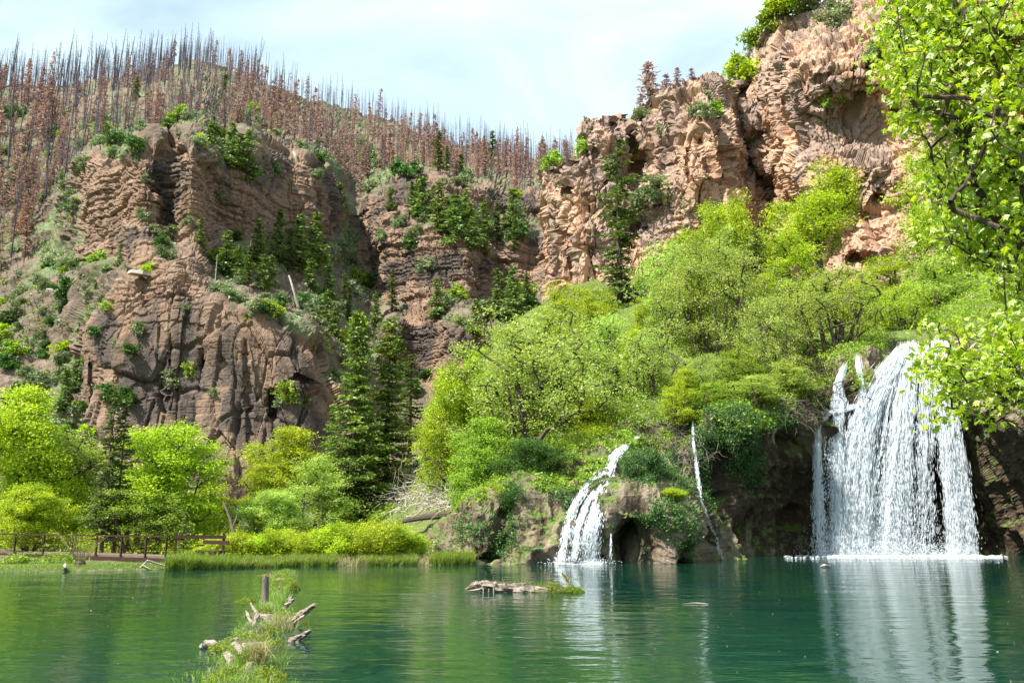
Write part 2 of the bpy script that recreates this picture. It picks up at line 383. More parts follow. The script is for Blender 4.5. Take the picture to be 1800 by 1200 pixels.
M_far = mat_rock('burned_mountain_rock', ((0.245, 0.145, 0.09), (0.145, 0.098, 0.07), (0.27, 0.18, 0.12)), (0.062, 0.053, 0.047), (0.34, 0.24, 0.165), soil=((0.10,0.072,0.05),(0.20,0.155,0.11)), green=((0.08,0.12,0.04),(0.19,0.235,0.11)), sc=0.55, stain=0.85, bd=0.45)
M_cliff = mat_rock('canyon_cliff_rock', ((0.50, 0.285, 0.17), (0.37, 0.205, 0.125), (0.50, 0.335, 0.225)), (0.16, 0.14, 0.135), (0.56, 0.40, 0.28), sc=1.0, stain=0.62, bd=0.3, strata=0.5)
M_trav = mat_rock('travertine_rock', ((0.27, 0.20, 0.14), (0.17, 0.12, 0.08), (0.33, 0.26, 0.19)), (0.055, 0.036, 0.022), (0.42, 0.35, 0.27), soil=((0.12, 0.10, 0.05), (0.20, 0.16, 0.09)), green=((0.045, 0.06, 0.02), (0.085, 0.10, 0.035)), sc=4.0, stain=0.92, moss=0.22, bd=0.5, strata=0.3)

# -- the burned mountain with its two cliff bands --
farc = [(-300,905,110,0),(0,905,110,0),(200,905,112,0),(350,905,114,0),(500,905,116,0),(600,905,120,0),(750,905,110,0),(900,905,100,0),(1200,905,100,0),
(200,745,122,1),(350,800,122,1),(450,810,120,1),(540,780,122,1),(580,700,135,.7),(0,800,118,0),(100,770,120,.1),(0,700,130,.1),(100,680,132,.3),(-300,700,130,0),
(180,600,133,.9),(250,550,133,1),(340,560,132,1),(365,600,131,1),(450,590,132,1),(520,630,128,1),(560,640,134,.7),(400,700,127,1),(250,680,128,1),(500,720,125,1),
(358,640,134,1),(358,760,129,1),(300,530,136,1),(300,470,141,1),(245,490,145,.8),(340,475,150,.7),
(300,445,152,.1),(200,475,158,.1),(100,500,160,.1),(0,520,165,.2),(0,600,150,.1),(100,590,146,.2),(-300,500,170,.2),
(400,520,150,.1),(400,450,172,.1),(500,560,146,.3),(500,500,165,.1),(500,430,190,.1),(560,560,160,.1),
(150,445,165,.8),(200,430,165,1),(320,420,166,1),(150,400,172,.7),(200,300,174,1),(300,268,174,1),(330,340,170,1),(180,290,178,.7),(105,400,190,.1),(240,360,170,1),(290,320,169,1),(270,400,168,1),(320,300,172,1),
(400,400,180,.9),(450,380,184,1),(550,400,196,1),(380,300,185,.4),(450,300,190,.9),(430,240,198,.3),(350,205,212,.15),(300,230,205,.1),(220,262,205,.1),(360,245,196,.3),(500,285,200,1),(570,310,206,1),(590,375,210,.9),(520,350,196,1),
(260,205,232,.1),(350,165,250,.1),(450,205,232,.1),(550,265,242,.1),(600,300,252,.1),
(0,400,200,.2),(50,300,240,.1),(100,250,270,.05),(0,200,320,0),(-300,400,210,.1),(-300,200,320,0),
(-300,160,400,0),(0,155,395,0),(100,150,385,0),(200,138,375,0),(300,122,350,0),(380,118,350,0),(450,145,370,0),(560,185,400,0),(700,222,430,0),(850,262,440,0),(950,285,430,0),(1010,275,420,0),(1200,300,400,0),
(600,250,330,0),(700,280,330,0),(800,300,320,0),(900,310,320,0),(500,220,300,0),
(622,400,236,.1),(630,330,262,.1),(620,470,225,.3),(610,560,180,.2),(600,650,150,.1),
(660,372,228,1),(720,320,238,1),(650,350,240,.6),(725,355,232,1),(780,322,240,.9),(860,332,240,.8),(940,345,240,.8),(860,360,234,.9),(740,385,226,.1),(830,402,222,.1),(900,395,226,.3),(950,400,228,.4),
(660,410,210,1),(660,470,202,1),(720,480,200,1),(800,490,200,1),(900,480,202,1),(750,425,212,1),(850,450,208,.9),(940,450,208,.8),(700,440,205,1),
(700,525,190,.7),(800,535,188,.5),(900,525,188,.4),(700,548,180,.1),(800,550,178,.1),(740,570,168,1),(740,640,162,1),(800,600,163,1),(700,570,170,.9),(760,660,158,.8),(850,600,160,.5),(700,720,140,.2),(800,750,125,.2),
(980,500,180,.3),(1000,400,215,.5),(1000,330,260,.1),(1200,500,170,.2),(1200,380,250,0)]
def relief_far(X, rock, N):
    o1, h1, e1 = blocks(X, 10.0, 9.0, 3, 0.2); o2, h2, e2 = blocks(X, 2.6, 4.0, 21, 0.2); o3, h3, e3 = blocks(X, 1.0, 1.9, 51, 0.15)
    f1, c1 = facets(X/np.array([6.0, 6.0, 11.0]), 61); f2, c2 = facets(X/np.array([2.0, 2.0, 2.6]), 66)
    r = rock*(1-smooth(0.62, 0.88, N[..., 2])); X = X+np.stack([0*r, 0*r, X[..., 0]*0.07+fbm(X/50, 2, 62)*3], -1)
    vc = ridged(X/np.array([7, 7, 34.0]), 3, 81); cr = smooth(0.86, 0.97, vc)
    massive = smooth(155, 140, X[..., 1])*smooth(30.5, 26.5, X[..., 2]+fbm(X/18, 2, 84)*3); f4, c4 = facets(X/np.array([5.0, 5.0, 24.0]), 86)
    band = smooth(0.4, 0.6, vnoise(X/np.array([60, 60, 9.0]), 83))*(1-massive)      # beds that weather back and massive beds between them
    a = 0.62*(f1*1.5-0.7*smooth(.08, 0, c1)+f2*0.5+(h1-.5)*1.6+massive*(f4*2.2-0.5*smooth(.03, 0, c4))+(.30+.60*band-.24*massive)*((h2-.5)*1.9+(o2-.5)*1.5-0.8*(e2 < 0.20))+(0.4+0.5*band-.3*massive)*((h3-.5)*0.8+(o3-.5)*0.7-0.45*(e3 < 0.12))+fbm(X/np.array([12, 12, 26]), 3, 91)*2.4-cr*1.5+(vc-.5)*0.8)
    g = fbm(X/22, 5, 95, 0.6)*5.0+fbm(X/3.5, 4, 99, 0.6)*1.1
    oc = smooth(0.55, 0.8, vnoise(X/np.array([11, 11, 5.0]), 97)); g = g+oc*(fbm(X/np.array([3, 3, 1.2]), 3, 98)*2.0)
    return r*a+(1-r)*g, np.clip(o2*0.6+o3*0.4, 0, 1)*r
ridge_line = [(-300,158),(0,152),(60,152),(120,148),(200,140),(260,128),(330,118),(385,118),(430,135),(480,158),(560,180),(640,200),(700,222),(760,240),(850,262),(950,282),(1010,272),(1200,300)]
far = Sheet('mountain', farc, -300, 1180, 760, poly([(-400, 905), (1300, 905)]), poly(ridge_line), 420, relief_far, M_far, back=8, backd=60, outline=1.0, sheer=.74,
    grooves=[([(362,560),(362,620),(356,680),(350,760)],5,7),([(478,690),(482,770)],5,5),([(200,430),(196,480)],4,3),([(255,500),(258,540)],4,4),([(430,600),(436,700),(440,780)],3,3),([(160,640),(160,720)],4,4),([(300,600),(306,690)],3,2.5),([(520,660),(548,672)],3,3)],
    stain_shades=[(250,680,50,60,1),(330,690,40,70,.9),(420,720,30,60,.9),(540,750,30,25,1),(400,650,30,40,.6),(490,720,22,50,.7),(280,300,50,30,.8),(480,300,40,40,.6),(230,420,60,20,.6),(300,340,30,60,.5),(560,330,40,60,.6),(720,340,30,30,.7),(900,350,50,24,.8),(760,470,120,26,.5),(780,600,90,40,.5),(190,600,30,50,.6)])

# -- the canyon cliff: a cracked pillar cliff and the tall overhanging wall beside it --
clc = [(957,620,100,1),(957,500,99,1),(957,300,101,1),(985,400,95,1),(1000,500,94,1),(1040,400,93.5,1),(1000,300,97,1),(1030,230,99,1),(1060,210,100,.9),(1100,195,101,.8),
(1080,300,94.5,1),(1100,450,92.5,1),(1100,250,96,1),(1118,300,100,1),(1122,400,100,.9),(1140,350,92,1),(1160,430,92,.8),(1200,420,90,1),(1200,300,90.5,1),(1200,200,93,1),(1240,135,97,.9),(1150,170,100,.7),(1180,180,96,1),
(1250,300,89,1),(1250,200,91,1),(1280,140,97,1),(1285,250,92,1),(1300,350,92,1),(1270,430,90,1),(1300,160,106,.8),(1320,250,103,1),(1350,330,101,1),(1360,400,99,1),(1310,300,99,1),(1350,500,93,.6),
(1000,620,93,.6),(1100,620,90,.5),(1200,620,88,.4),(1400,620,86,.4),(1600,620,80,.4),(1900,620,70,.4),
(1330,130,104,.8),(1340,80,106,.6),(1400,30,102,.6),(1480,0,98,.6),(1560,-80,98,.6),(1380,100,92,1),(1360,200,95,1),(1390,300,88,1),(1400,400,89,1),
(1400,150,86,1),(1450,130,83,1),(1500,110,82,1),(1560,100,81,1),(1450,200,86,1),(1500,200,86,1),(1550,250,85,1),(1480,290,82,1),(1430,330,84,1),(1550,290,80,1),
(1550,340,84,1),(1500,400,85,1),(1600,330,79,1),(1620,280,77,1),(1500,470,85,1),(1600,450,76,1),(1560,470,80,1),
(1500,60,86,1),(1550,40,84,1),(1650,100,78,1),(1700,200,74,1),(1700,350,72,1),(1800,200,70,1),(1800,400,69,1),(1950,200,64,1),(1950,450,63,1),(1700,-100,84,1),(1950,-300,80,1)]
def relief_cliff(X, rock, N):
    f1, c1 = facets(X/np.array([3.0, 3.0, 7.5]), 103); f2, c2 = facets(X/np.array([1.3, 1.3, 1.9]), 113); f3, c3 = facets(X/np.array([.5, .5, .6]), 123)
    o1, h1, e1 = blocks(X, 6.5, 2.8, 133, 0.12); o2, h2, e2 = blocks(X, 2.2, 1.3, 143, 0.12)
    cr = smooth(0.86, 0.96, ridged(X/np.array([5, 5, 26.0]), 2, 181))
    a = f1*1.2-0.45*smooth(.06, 0, c1)+f2*0.55-0.15*smooth(.07, 0, c2)+f3*0.30+(o1-.5)*1.3-0.35*(e1 < .11)+(o2-.5)*.5+fbm(X/np.array([8, 8, 18]), 2, 191, 0.5)*0.6-cr*0.9+fbm(X/0.8, 3, 193)*0.12
    return a*(0.35+0.65*rock), np.clip(.5+f1*.5+f2*.4, 0, 1)
cliff_top = [(957,296),(975,288),(1012,264),(1022,240),(1030,216),(1060,203),(1090,190),(1100,196),(1150,164),(1170,160),(1200,146),(1235,130),(1262,132),(1276,142),(1286,156),(1296,150),(1312,128),(1324,118),(1326,78),(1345,66),(1356,52),(1372,34),(1400,26),(1440,8),(1480,-22),(1560,-90),(1950,-330)]
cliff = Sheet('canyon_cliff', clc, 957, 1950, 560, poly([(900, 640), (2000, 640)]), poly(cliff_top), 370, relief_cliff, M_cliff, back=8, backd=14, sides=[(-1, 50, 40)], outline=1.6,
    grooves=[([(1112,232),(1122,270),(1120,320),(1135,400)],6,7),([(992,330),(990,380),(993,430)],3.5,4),([(1078,215),(1082,240)],4,4),([(1290,160),(1300,230),(1325,300),(1352,340),(1362,400)],7,6),([(1168,190),(1180,260)],4,2.5),([(1205,250),(1212,330)],3,2.5),([(1262,180),(1268,260),(1275,330)],3.5,3),([(1230,240),(1248,300)],3,2),([(1040,230),(1050,300)],3,2),([(1560,40),(1575,120),(1570,200)],5,3),([(1500,455),(1560,462)],9,5),([(1395,150),(1440,135),(1520,120)],5,2),([(1000,400),(1004,500)],4,3),([(1375,90),(1378,180)],4,2.5)],
    stain_shades=[(1450,200,75,70,1.2),(1520,250,50,60,1),(1410,250,25,60,.9),(1090,300,20,80,.5),(1540,330,50,30,.8),(1480,60,60,30,.6),(1150,400,40,40,.9),(1010,300,40,14,.7),(1070,215,40,14,.8),(1560,470,40,30,.9),(1320,230,24,60,.5)])

# -- travertine wall round the falls and the wooded slope over it --
wl_line = [(640,975),(700,978),(740,985),(840,990),(1000,990),(1080,989),(1230,985),(1280,982),(1430,977),(1570,974),(1720,974),(1800,977),(1900,990),(2000,1010),(2150,1080)]
wlf = poly(wl_line)
trc = [(640,985,36,.1),(640,930,44,.1),(640,880,52,.1),(700,960,37,.3),(760,960,36,.8),(760,930,37,.6),(780,905,38.3,.4),(730,900,42,.2),(700,860,47,.2),(700,800,54,.2),
(840,960,33.6,1),(840,905,34.3,1),(870,880,35.3,.7),(820,860,38.3,.3),(885,960,34.6,1),(885,900,35.6,1),
(940,985,33.4,1),(940,910,33.9,1),(940,865,35.3,.8),(950,800,38.5,.2),(900,800,40,.2),
(1000,900,34.5,1),(1020,840,35.8,1),(1050,800,36.8,1),(1080,775,37.8,.9),(1110,740,39.5,.4),
(1095,900,33.0,1),(1120,985,33.8,1),(1150,890,33.0,1),(1200,890,33.6,1),(1225,930,34.4,1),(1140,862,34.3,.9),(1190,868,34.6,.9),(1150,830,36.6,.9),(1150,770,38.3,.6),(1200,820,37.4,1),
(1060,985,34,1),(1200,985,34.9,1),(1250,960,36.8,1),(1300,960,39.4,1),(1300,850,39.2,1),(1300,780,37.4,1),(1300,745,37.1,.9),(1300,715,37.8,.4),(1300,680,40,.2),(1240,760,37.6,.9),(1240,860,37.4,1),
(1400,960,41.8,1),(1400,850,41.6,1),(1400,765,38.9,1),(1400,735,38.5,.9),(1400,705,39.3,.6),(1400,660,42,.2),
(1440,735,39.9,1),(1470,728,40.3,1),(1478,660,41.1,1),(1500,722,40.8,1),(1500,960,43.4,1),(1500,850,43.0,1),(1500,745,41.2,1),(1480,700,40.9,1),(1500,655,41.5,1),(1520,620,43,.5),
(1600,960,44,1),(1600,800,43.3,1),(1600,700,41.8,1),(1600,635,41.4,1),(1600,605,43,.5),
(1700,960,43,1),(1700,800,42,1),(1700,705,39.6,1),(1700,620,40,.8),(1720,560,42,.4),
(1800,960,40,1),(1800,850,39,1),(1800,720,34.5,1),(1800,600,35,.8),(1950,920,34,1),(1950,700,30,1),(1950,500,40,.4),(2100,900,30,.8),(2100,500,36,.4),
(800,780,49,.1),(900,740,45,.1),(1000,700,46,.1),(1000,600,60,.1),(950,560,68,.1),(1000,520,85,.3),(1100,650,50,.1),(1100,580,64,.1),(1100,520,88,.3),(1200,660,46,.1),(1200,600,54,.1),(1300,620,50,.1),(1400,600,50,.1),(1500,560,52,.1),(1300,520,66,.1),(1450,500,64,.1),(1600,520,58,.1),(1700,480,56,.2),(1200,480,84,.3),(1350,440,84,.3),(1500,430,78,.4),(1700,400,68,.3),(1850,350,60,.3),(800,650,78,.1),(2100,300,60,.3)]
trc += [(x, float(wlf(x))+12, float(Dw(wlf(x)))+(1.5 if x > 1280 and x < 1850 else 0), 1) for x in (760,840,920,1000,1060,1230,1280,1350,1430,1500,1570,1650,1720,1800,1900,2000,2100)]
def relief_trav(X, rock, N):
    # drapery: vertical flutes and bulging travertine lobes, with hollows
    q = X/np.array([0.9, 0.9, 3.6]); fl = ridged(q, 3, 203); lobes = vnoise(X/np.array([2.2, 2.2, 3.0]), 211); hol = smooth(0.62, 0.8, vnoise(X/np.array([1.5, 1.5, 1.7]), 217))
    fine = ridged(X/0.30, 3, 223); lump = 1-np.abs(fbm(X/0.8, 3, 227))*2
    a = (fl-.5)*0.85+(lobes-.5)*1.3-hol*0.7+(fine-.5)*0.16+(lump-.5)*0.20
    k = 0.18+0.82*smooth(0.3, 0.8, rock); wet = smooth(-0.3, 0.6, X[..., 2])
    # the two dark caves at the water's edge
    for cx, cy, rx, ry, dd in ((1098, 962, 24, 30, 1.9), (862, 985, 20, 14, 1.3), (1185, 985, 22, 8, 1.0), (1285, 868, 7, 8, 0.6)):
        c = P(cx, cy, Dw(wlf(cx))); D = c[1]; sx, sz = rx*D/F, ry*D/F
        e = np.sqrt(((X[..., 0]-c[0])/sx)**2+((X[..., 2]-c[2])/sz)**2+((X[..., 1]-D)/3.5)**2); a = a-smooth(1.15, 0.7, e)*dd/k
    return a*k, np.clip(fl*0.7, 0, 1)
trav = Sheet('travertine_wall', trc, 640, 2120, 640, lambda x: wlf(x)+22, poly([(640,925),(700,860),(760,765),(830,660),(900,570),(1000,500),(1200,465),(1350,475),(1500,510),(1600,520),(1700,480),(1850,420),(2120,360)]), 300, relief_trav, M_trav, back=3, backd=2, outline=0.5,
    stain_shades=[(1350,860,115,130,1.3),(1560,840,150,150,1.4),(1760,860,120,140,1.3),(1100,950,40,40,1.2),(1440,690,60,50,1),(1060,860,30,90,.8),(860,975,30,20,1)])  # wet rock, plus shade of overhang and caves painted into the wall colour

# -- valley floor, shore and pond bed in one sheet --
shore = [(-60,26),(-24,26.5),(-18,27.4),(-14,29),(-11,30.3),(-8,31.6),(-5,32.3),(-3,32.8),(-1.2,33.2),(0,37),(3,39),(20,46),(60,46)]
shf = poly(shore)
def gz(x, y):
    x = np.asarray(x, float); y = np.asarray(y, float); p = np.stack([x, y, 0*x], -1)
    d = y-shf(x)-fbm(p*0.7, 3, 300)*0.35
    z = np.clip(d*0.30, -1.5, 0.13)+np.clip(y-34, 0, None)*0.028+fbm(p*0.5, 3, 301)*0.05*smooth(0, 1, d)
    rb = x-0.66*y-1.0; bank = np.clip(rb*0.35, -1.5, 0.5)+np.clip(rb-3, 0, 20)*0.25
    z = np.maximum(z, np.where((y < 33) & (y > -30), bank, -1.5))
    bb = -3.0-y; z = np.maximum(z, np.clip(bb*0.3, -1.5, 0.4))
    return z
gx = np.concatenate([np.linspace(-600, -60, 28)[:-1], np.linspace(-60, 60, 361), np.linspace(60, 600, 28)[1:]])
gy = np.concatenate([np.linspace(-600, -14, 20)[:-1], np.linspace(-14, 24, 77)[:-1], np.linspace(24, 46, 121)[:-1], np.linspace(46, 130, 85), np.linspace(130, 900, 20)[1:]])
GX, GY = np.meshgrid(gx, gy, indexing='ij'); GZ = gz(GX, GY)
# behind the travertine wall the floor stays low and out of sight
idx = np.arange(GX.size).reshape(GX.shape); Fq = np.stack([idx[:-1, :-1], idx[1:, :-1], idx[1:, 1:], idx[:-1, 1:]], -1).reshape(-1, 4)
t = NT('valley_floor_soil')
c = t.mix(t.rng(t.noise(0.9, detail=6, rough=0.7), 0.35, 0.65), (0.10, 0.085, 0.045), (0.06, 0.10, 0.022)); c = t.mix(t.rng(t.noise(6, detail=4), 0.5, 0.7), c, (0.20, 0.17, 0.10))
geo = t.n('ShaderNodeNewGeometry'); sep = t.n('ShaderNodeSeparateXYZ'); t.t.links.new(geo.outputs['Position'], sep.inputs[0])
c = t.mix(t.rng(sep.outputs['Z'], -0.25, 0.03), t.mix(t.noise(1.5, detail=5), (0.05, 0.075, 0.03), (0.10, 0.12, 0.05)), c)
M_ground = t.out(t.pbr(c, 0.95, t.bump(t.noise(14, detail=5), 0.8, 0.05)))
ground = tag(link('ground', mesh_np('ground', np.stack([GX, GY, GZ], -1).reshape(-1, 3), [Fq], smooth_sh=True), [M_ground]), kind='structure')

# -- the pond --
t = NT('pond_water')
co = t.co
w1 = t.noise(0.55, t.mapping((0.55, 1.0, 1), co, (0, 0, 0.12)), 2, 0.5, 0.3)
w2 = t.noise(2.3, t.mapping((0.45, 1.0, 1), co, (0, 0, -0.10)), 2, 0.5, 0.4)
w3 = t.noise(8.0, t.mapping((0.55, 1.0, 1), co, (0, 0, 0.2)), 3, 0.5, 0.3)
calm = t.rng(t.noise(0.12, t.mapping((1, 2.2, 1), co), 3), 0.35, 0.65, 0.35, 1.0)
h = t.math('ADD', t.math('MULTIPLY', w1, 0.036), t.math('ADD', t.math('MULTIPLY', w2, 0.020), t.math('MULTIPLY', t.math('MULTIPLY', w3, 0.0062), calm)))
b = t.bump(h, 1.0, 1.0)
fr = t.n('ShaderNodeFresnel'); fr.inputs['IOR'].default_value = 1.34; t.set(fr.inputs['Normal'], b)
depthc = t.mix(t.rng(t.noise(0.16, detail=4), 0.35, 0.65), (0.002, 0.045, 0.037), (0.009, 0.058, 0.022))
df = t.n('ShaderNodeBsdfDiffuse'); t.set(df.inputs[0], depthc)
tp = t.n('ShaderNodeBsdfTransparent'); tp.inputs[0].default_value = (0.62, 0.82, 0.62, 1)
m1 = t.n('ShaderNodeMixShader'); m1.inputs[0].default_value = 0.60; t.t.links.new(tp.outputs[0], m1.inputs[1]); t.t.links.new(df.outputs[0], m1.inputs[2])
gl = t.n('ShaderNodeBsdfGlossy'); gl.inputs['Roughness'].default_value = 0.03; gl.inputs[0].default_value = (1, 1, 1, 1); t.set(gl.inputs['Normal'], b)
m2 = t.n('ShaderNodeMixShader'); t.t.links.new(fr.outputs[0], m2.inputs[0]); t.t.links.new(m1.outputs[0], m2.inputs[1]); t.t.links.new(gl.outputs[0], m2.inputs[2])
M_water = t.out(m2.outputs[0])
V = np.array([[-70, -20, 0], [70, -20, 0], [70, 50, 0], [-70, 50, 0]], float)
water = tag(link('water', mesh_np('water', V, [[[0, 1, 2, 3]]]), [M_water]), kind='structure')
# ------------------------------------------------------------------ plants: generators
def leaf_cloud(mb, cen, rad, per, size, seed, up=0.5, aspect=0.55, rc=None, flat=0.75, droop=0.0):
    """leaf blades scattered round many twig ends; rnd is a per-leaf tone with a per-twig drift"""
    r = np.random.default_rng(seed); cen = np.repeat(cen, per, 0); n = len(cen)
    rad = np.repeat(np.broadcast_to(rad, n//per), per)[:, None]
    g = r.normal(size=(n, 3)); g[:, 2] *= flat; c = cen+g*rad*0.62
    nrm = norm(r.normal(size=(n, 3))+np.array([0, 0, up])); a = norm(np.cross(nrm, r.normal(size=(n, 3)))); a[:, 2] -= droop; a = norm(a); b = norm(np.cross(nrm, a))
    L = (size*r.uniform(0.6, 1.3, n))[:, None]; Wd = L*aspect*0.5
    V = np.stack([c-a*L*0.5, c+b*Wd+nrm*L*0.06, c+a*L*0.5, c-b*Wd+nrm*L*0.06], 1).reshape(-1, 3)
    F = np.arange(n*4).reshape(n, 4)
    tone = np.clip(0.5+0.8*(np.repeat(r.uniform(-0.5, 0.5, n//per), per))+r.normal(0, 0.17, n), 0, 1)
    mb.add(V, F, tone)
def maple_leaves(mb, cen, size, seed, rad=0.25, per=8):
    r = np.random.default_rng(seed); c0 = np.repeat(cen, per, 0); n = len(c0); c = c0+r.normal(size=(n, 3))*rad*np.array([1, 1, 0.55])
    nrm = norm(r.normal(size=(n, 3))*0.75+np.array([0, 0, 0.8])); a = norm(np.cross(nrm, r.normal(size=(n, 3)))); a[:, 2] -= 0.7; a = norm(a); b = norm(np.cross(nrm, a)); nn = np.cross(a, b)
    sh = np.array([(-.5, 0, 0), (-.32, .20, .02), (-.10, .48, -.05), (.02, .20, .03), (.22, .38, -.06), (.20, .12, .03), (.55, 0, -.08), (.20, -.12, .03), (.22, -.38, -.06), (.02, -.20, .03), (-.10, -.48, -.05), (-.32, -.20, .02)])
    L = (size*r.uniform(0.55, 1.25, n))[:, None, None]
    V = c[:, None]+L*(sh[None, :, 0:1]*a[:, None]+sh[None, :, 1:2]*b[:, None]+sh[None, :, 2:3]*nn[:, None]); k = len(sh); o = np.arange(n)[:, None]*k
    tone = np.clip(0.5+0.5*np.repeat(r.uniform(-0.5, 0.5, n//per), per)+r.normal(0, 0.22, n), 0, 1)
    # three blades per leaf: two side lobes pairs and the tip, hinged on the midrib
    mb.add(V.reshape(-1, 3), np.concatenate([o+np.array([[0, 1, 2, 3, 4, 5, 6]]), o+np.array([[6, 7, 8, 9, 10, 11, 0]])]), np.concatenate([tone, tone*0.9]))

def skeleton(anchors, stems, seed, root_r=0.12, bend=0.25, jit=0.12):
    """attach every twig end to the nearest wood, from the root outwards; returns edges with radii"""
    r = np.random.default_rng(seed); nodes = []; par = []
    for s in stems:
        pts = spline(s, max(4, int(len(s)*3)))
        for k, p in enumerate(pts): nodes.append(p); par.append(len(nodes)-2 if k else -1)
    root = np.mean([s[0] for s in stems], 0); order = np.argsort(np.linalg.norm(anchors-root, axis=1)+r.normal(0, 0.15, len(anchors)))
    N = np.zeros((len(nodes)+len(anchors)*3+4, 3)); N[:len(nodes)] = nodes; n = len(nodes); tips = []
    for i in order:
        a = anchors[i]; d = np.linalg.norm(N[:n]-a, axis=1)+0.9*np.clip(N[:n, 2]-a[2]+0.1, 0, None)
        j = int(np.argmin(d)); b = N[j]; L = np.linalg.norm(a-b)
        k = 3 if L > 0.5 else 2; prev = j
        for q in range(1, k+1):
            t = q/k; p = b+(a-b)*t+np.array([0, 0, bend*L*t*(1-t)])+r.normal(0, jit*L*0.3, 3)*(q < k)
            N[n] = p; par.append(prev); prev = n; n += 1
        tips.append(prev)
    N = N[:n]; cnt = np.zeros(n)
    for tnode in tips: cnt[tnode] += 1
    for k in range(n-1, -1, -1):
        if par[k] >= 0: cnt[par[k]] += cnt[k]
    rad = root_r*np.sqrt(np.maximum(cnt, 0.6)/max(cnt.max(), 1)); rad = np.maximum(rad, root_r*0.045)
    e = np.array([(p, k) for k, p in enumerate(par) if p >= 0]); return N, e, rad
def blob_points(blobs, n, seed, hollow=0.45):
    r = np.random.default_rng(seed); w = np.array([b[3]*b[4]*b[5] for b in blobs])**0.75; k = r.choice(len(blobs), n, p=w/w.sum()); B = np.array(blobs)[k]
    d = norm(r.normal(size=(n, 3)))*(r.uniform(hollow**2, 1, n)**0.5)[:, None]; return B[:, :3]+d*B[:, 3:]

def leafy_mesh(seed, H=6.0, Wd=4.0, nb=9, n=200, per=80, ls=0.11, cr=0.34, stems=1, lean=0.0, base=0.25, root_r=0.11, flat=0.75, up=0.5, sides=5, low=False):
    """crown mesh and trunk mesh of one broadleaf tree with its root at the origin"""
    r = np.random.default_rng(seed); blobs = []
    for k in range(nb):
        z = base*H+(1-base)*H*((k+0.5)/nb); t = (z-base*H)/((1-base)*H); prof = math.sin(PI*min(0.97, 0.18+0.75*t))**0.7
        rr = Wd/2*prof; a = r.uniform(0, 2*PI); q = rr*r.uniform(0.15, 0.62); s = rr*r.uniform(0.42, 0.70)+0.15
        blobs.append((q*math.cos(a)+lean*z, q*math.sin(a), min(z, H-s*0.6), s*.85, s*.85, s*r.uniform(0.55, 1.15)))
    A = blob_points(blobs, n, seed+1); A[:, 2] = np.clip(A[:, 2], 0.12*H if not low else 0.05*H, H)
    st = []
    for k in range(stems):
        a = k/stems*2*PI+r.uniform(-.4, .4); sp_ = 0.0 if stems == 1 else Wd*r.uniform(0.10, 0.26)
        b0 = np.array([math.cos(a)*0.12*(stems > 1), math.sin(a)*0.12*(stems > 1), -0.25]); top = np.array([math.cos(a)*sp_+lean*H*0.6, math.sin(a)*sp_, H*r.uniform(0.5, 0.72)])
        mid = b0+(top-b0)*0.45+np.array([math.cos(a), math.sin(a), 0])*sp_*0.12+r.normal(0, 0.05*H*0.3, 3)*[1, 1, 0]
        st.append([b0, b0*0.5+mid*0.5+r.normal(0, 0.04, 3), mid, top])
    N, e, rad = skeleton(A, st, seed+2, root_r)
    tk = MB()
    rk = np.array([[math.cos(a)*c, math.sin(a)*c, z] for z, c in ((-.3, .3), (-.05, .34), (.12, .2), (.2, .05)) for a in np.arange(8)/8*2*PI])*np.array([(.75 if stems > 1 else .3)]*2+[1])
    i8 = np.arange(8); j8 = (i8+1) % 8; tk.add(rk, np.concatenate([np.stack([q*8+i8, q*8+j8, q*8+8+j8, q*8+8+i8], 1) for q in range(3)]))
    V, F = frusta(N[e[:, 0]], N[e[:, 1]], rad[e[:, 0]]*0.95 if stems == 1 else np.minimum(rad[e[:, 0]], rad[e[:, 1]]*1.35), rad[e[:, 1]], sides); tk.add(V, F)
    cwn = MB(); leaf_cloud(cwn, A, cr, per, ls, seed+3, up=up, flat=flat)
    mids = N[e[r.integers(0, len(e), n//2), 1]]; mids = mids[mids[:, 2] > 0.22*H]; leaf_cloud(cwn, mids, cr*0.8, max(8, per//4), ls, seed+4, up=up)
    return tk.mesh('wood'), cwn.mesh('leaves')

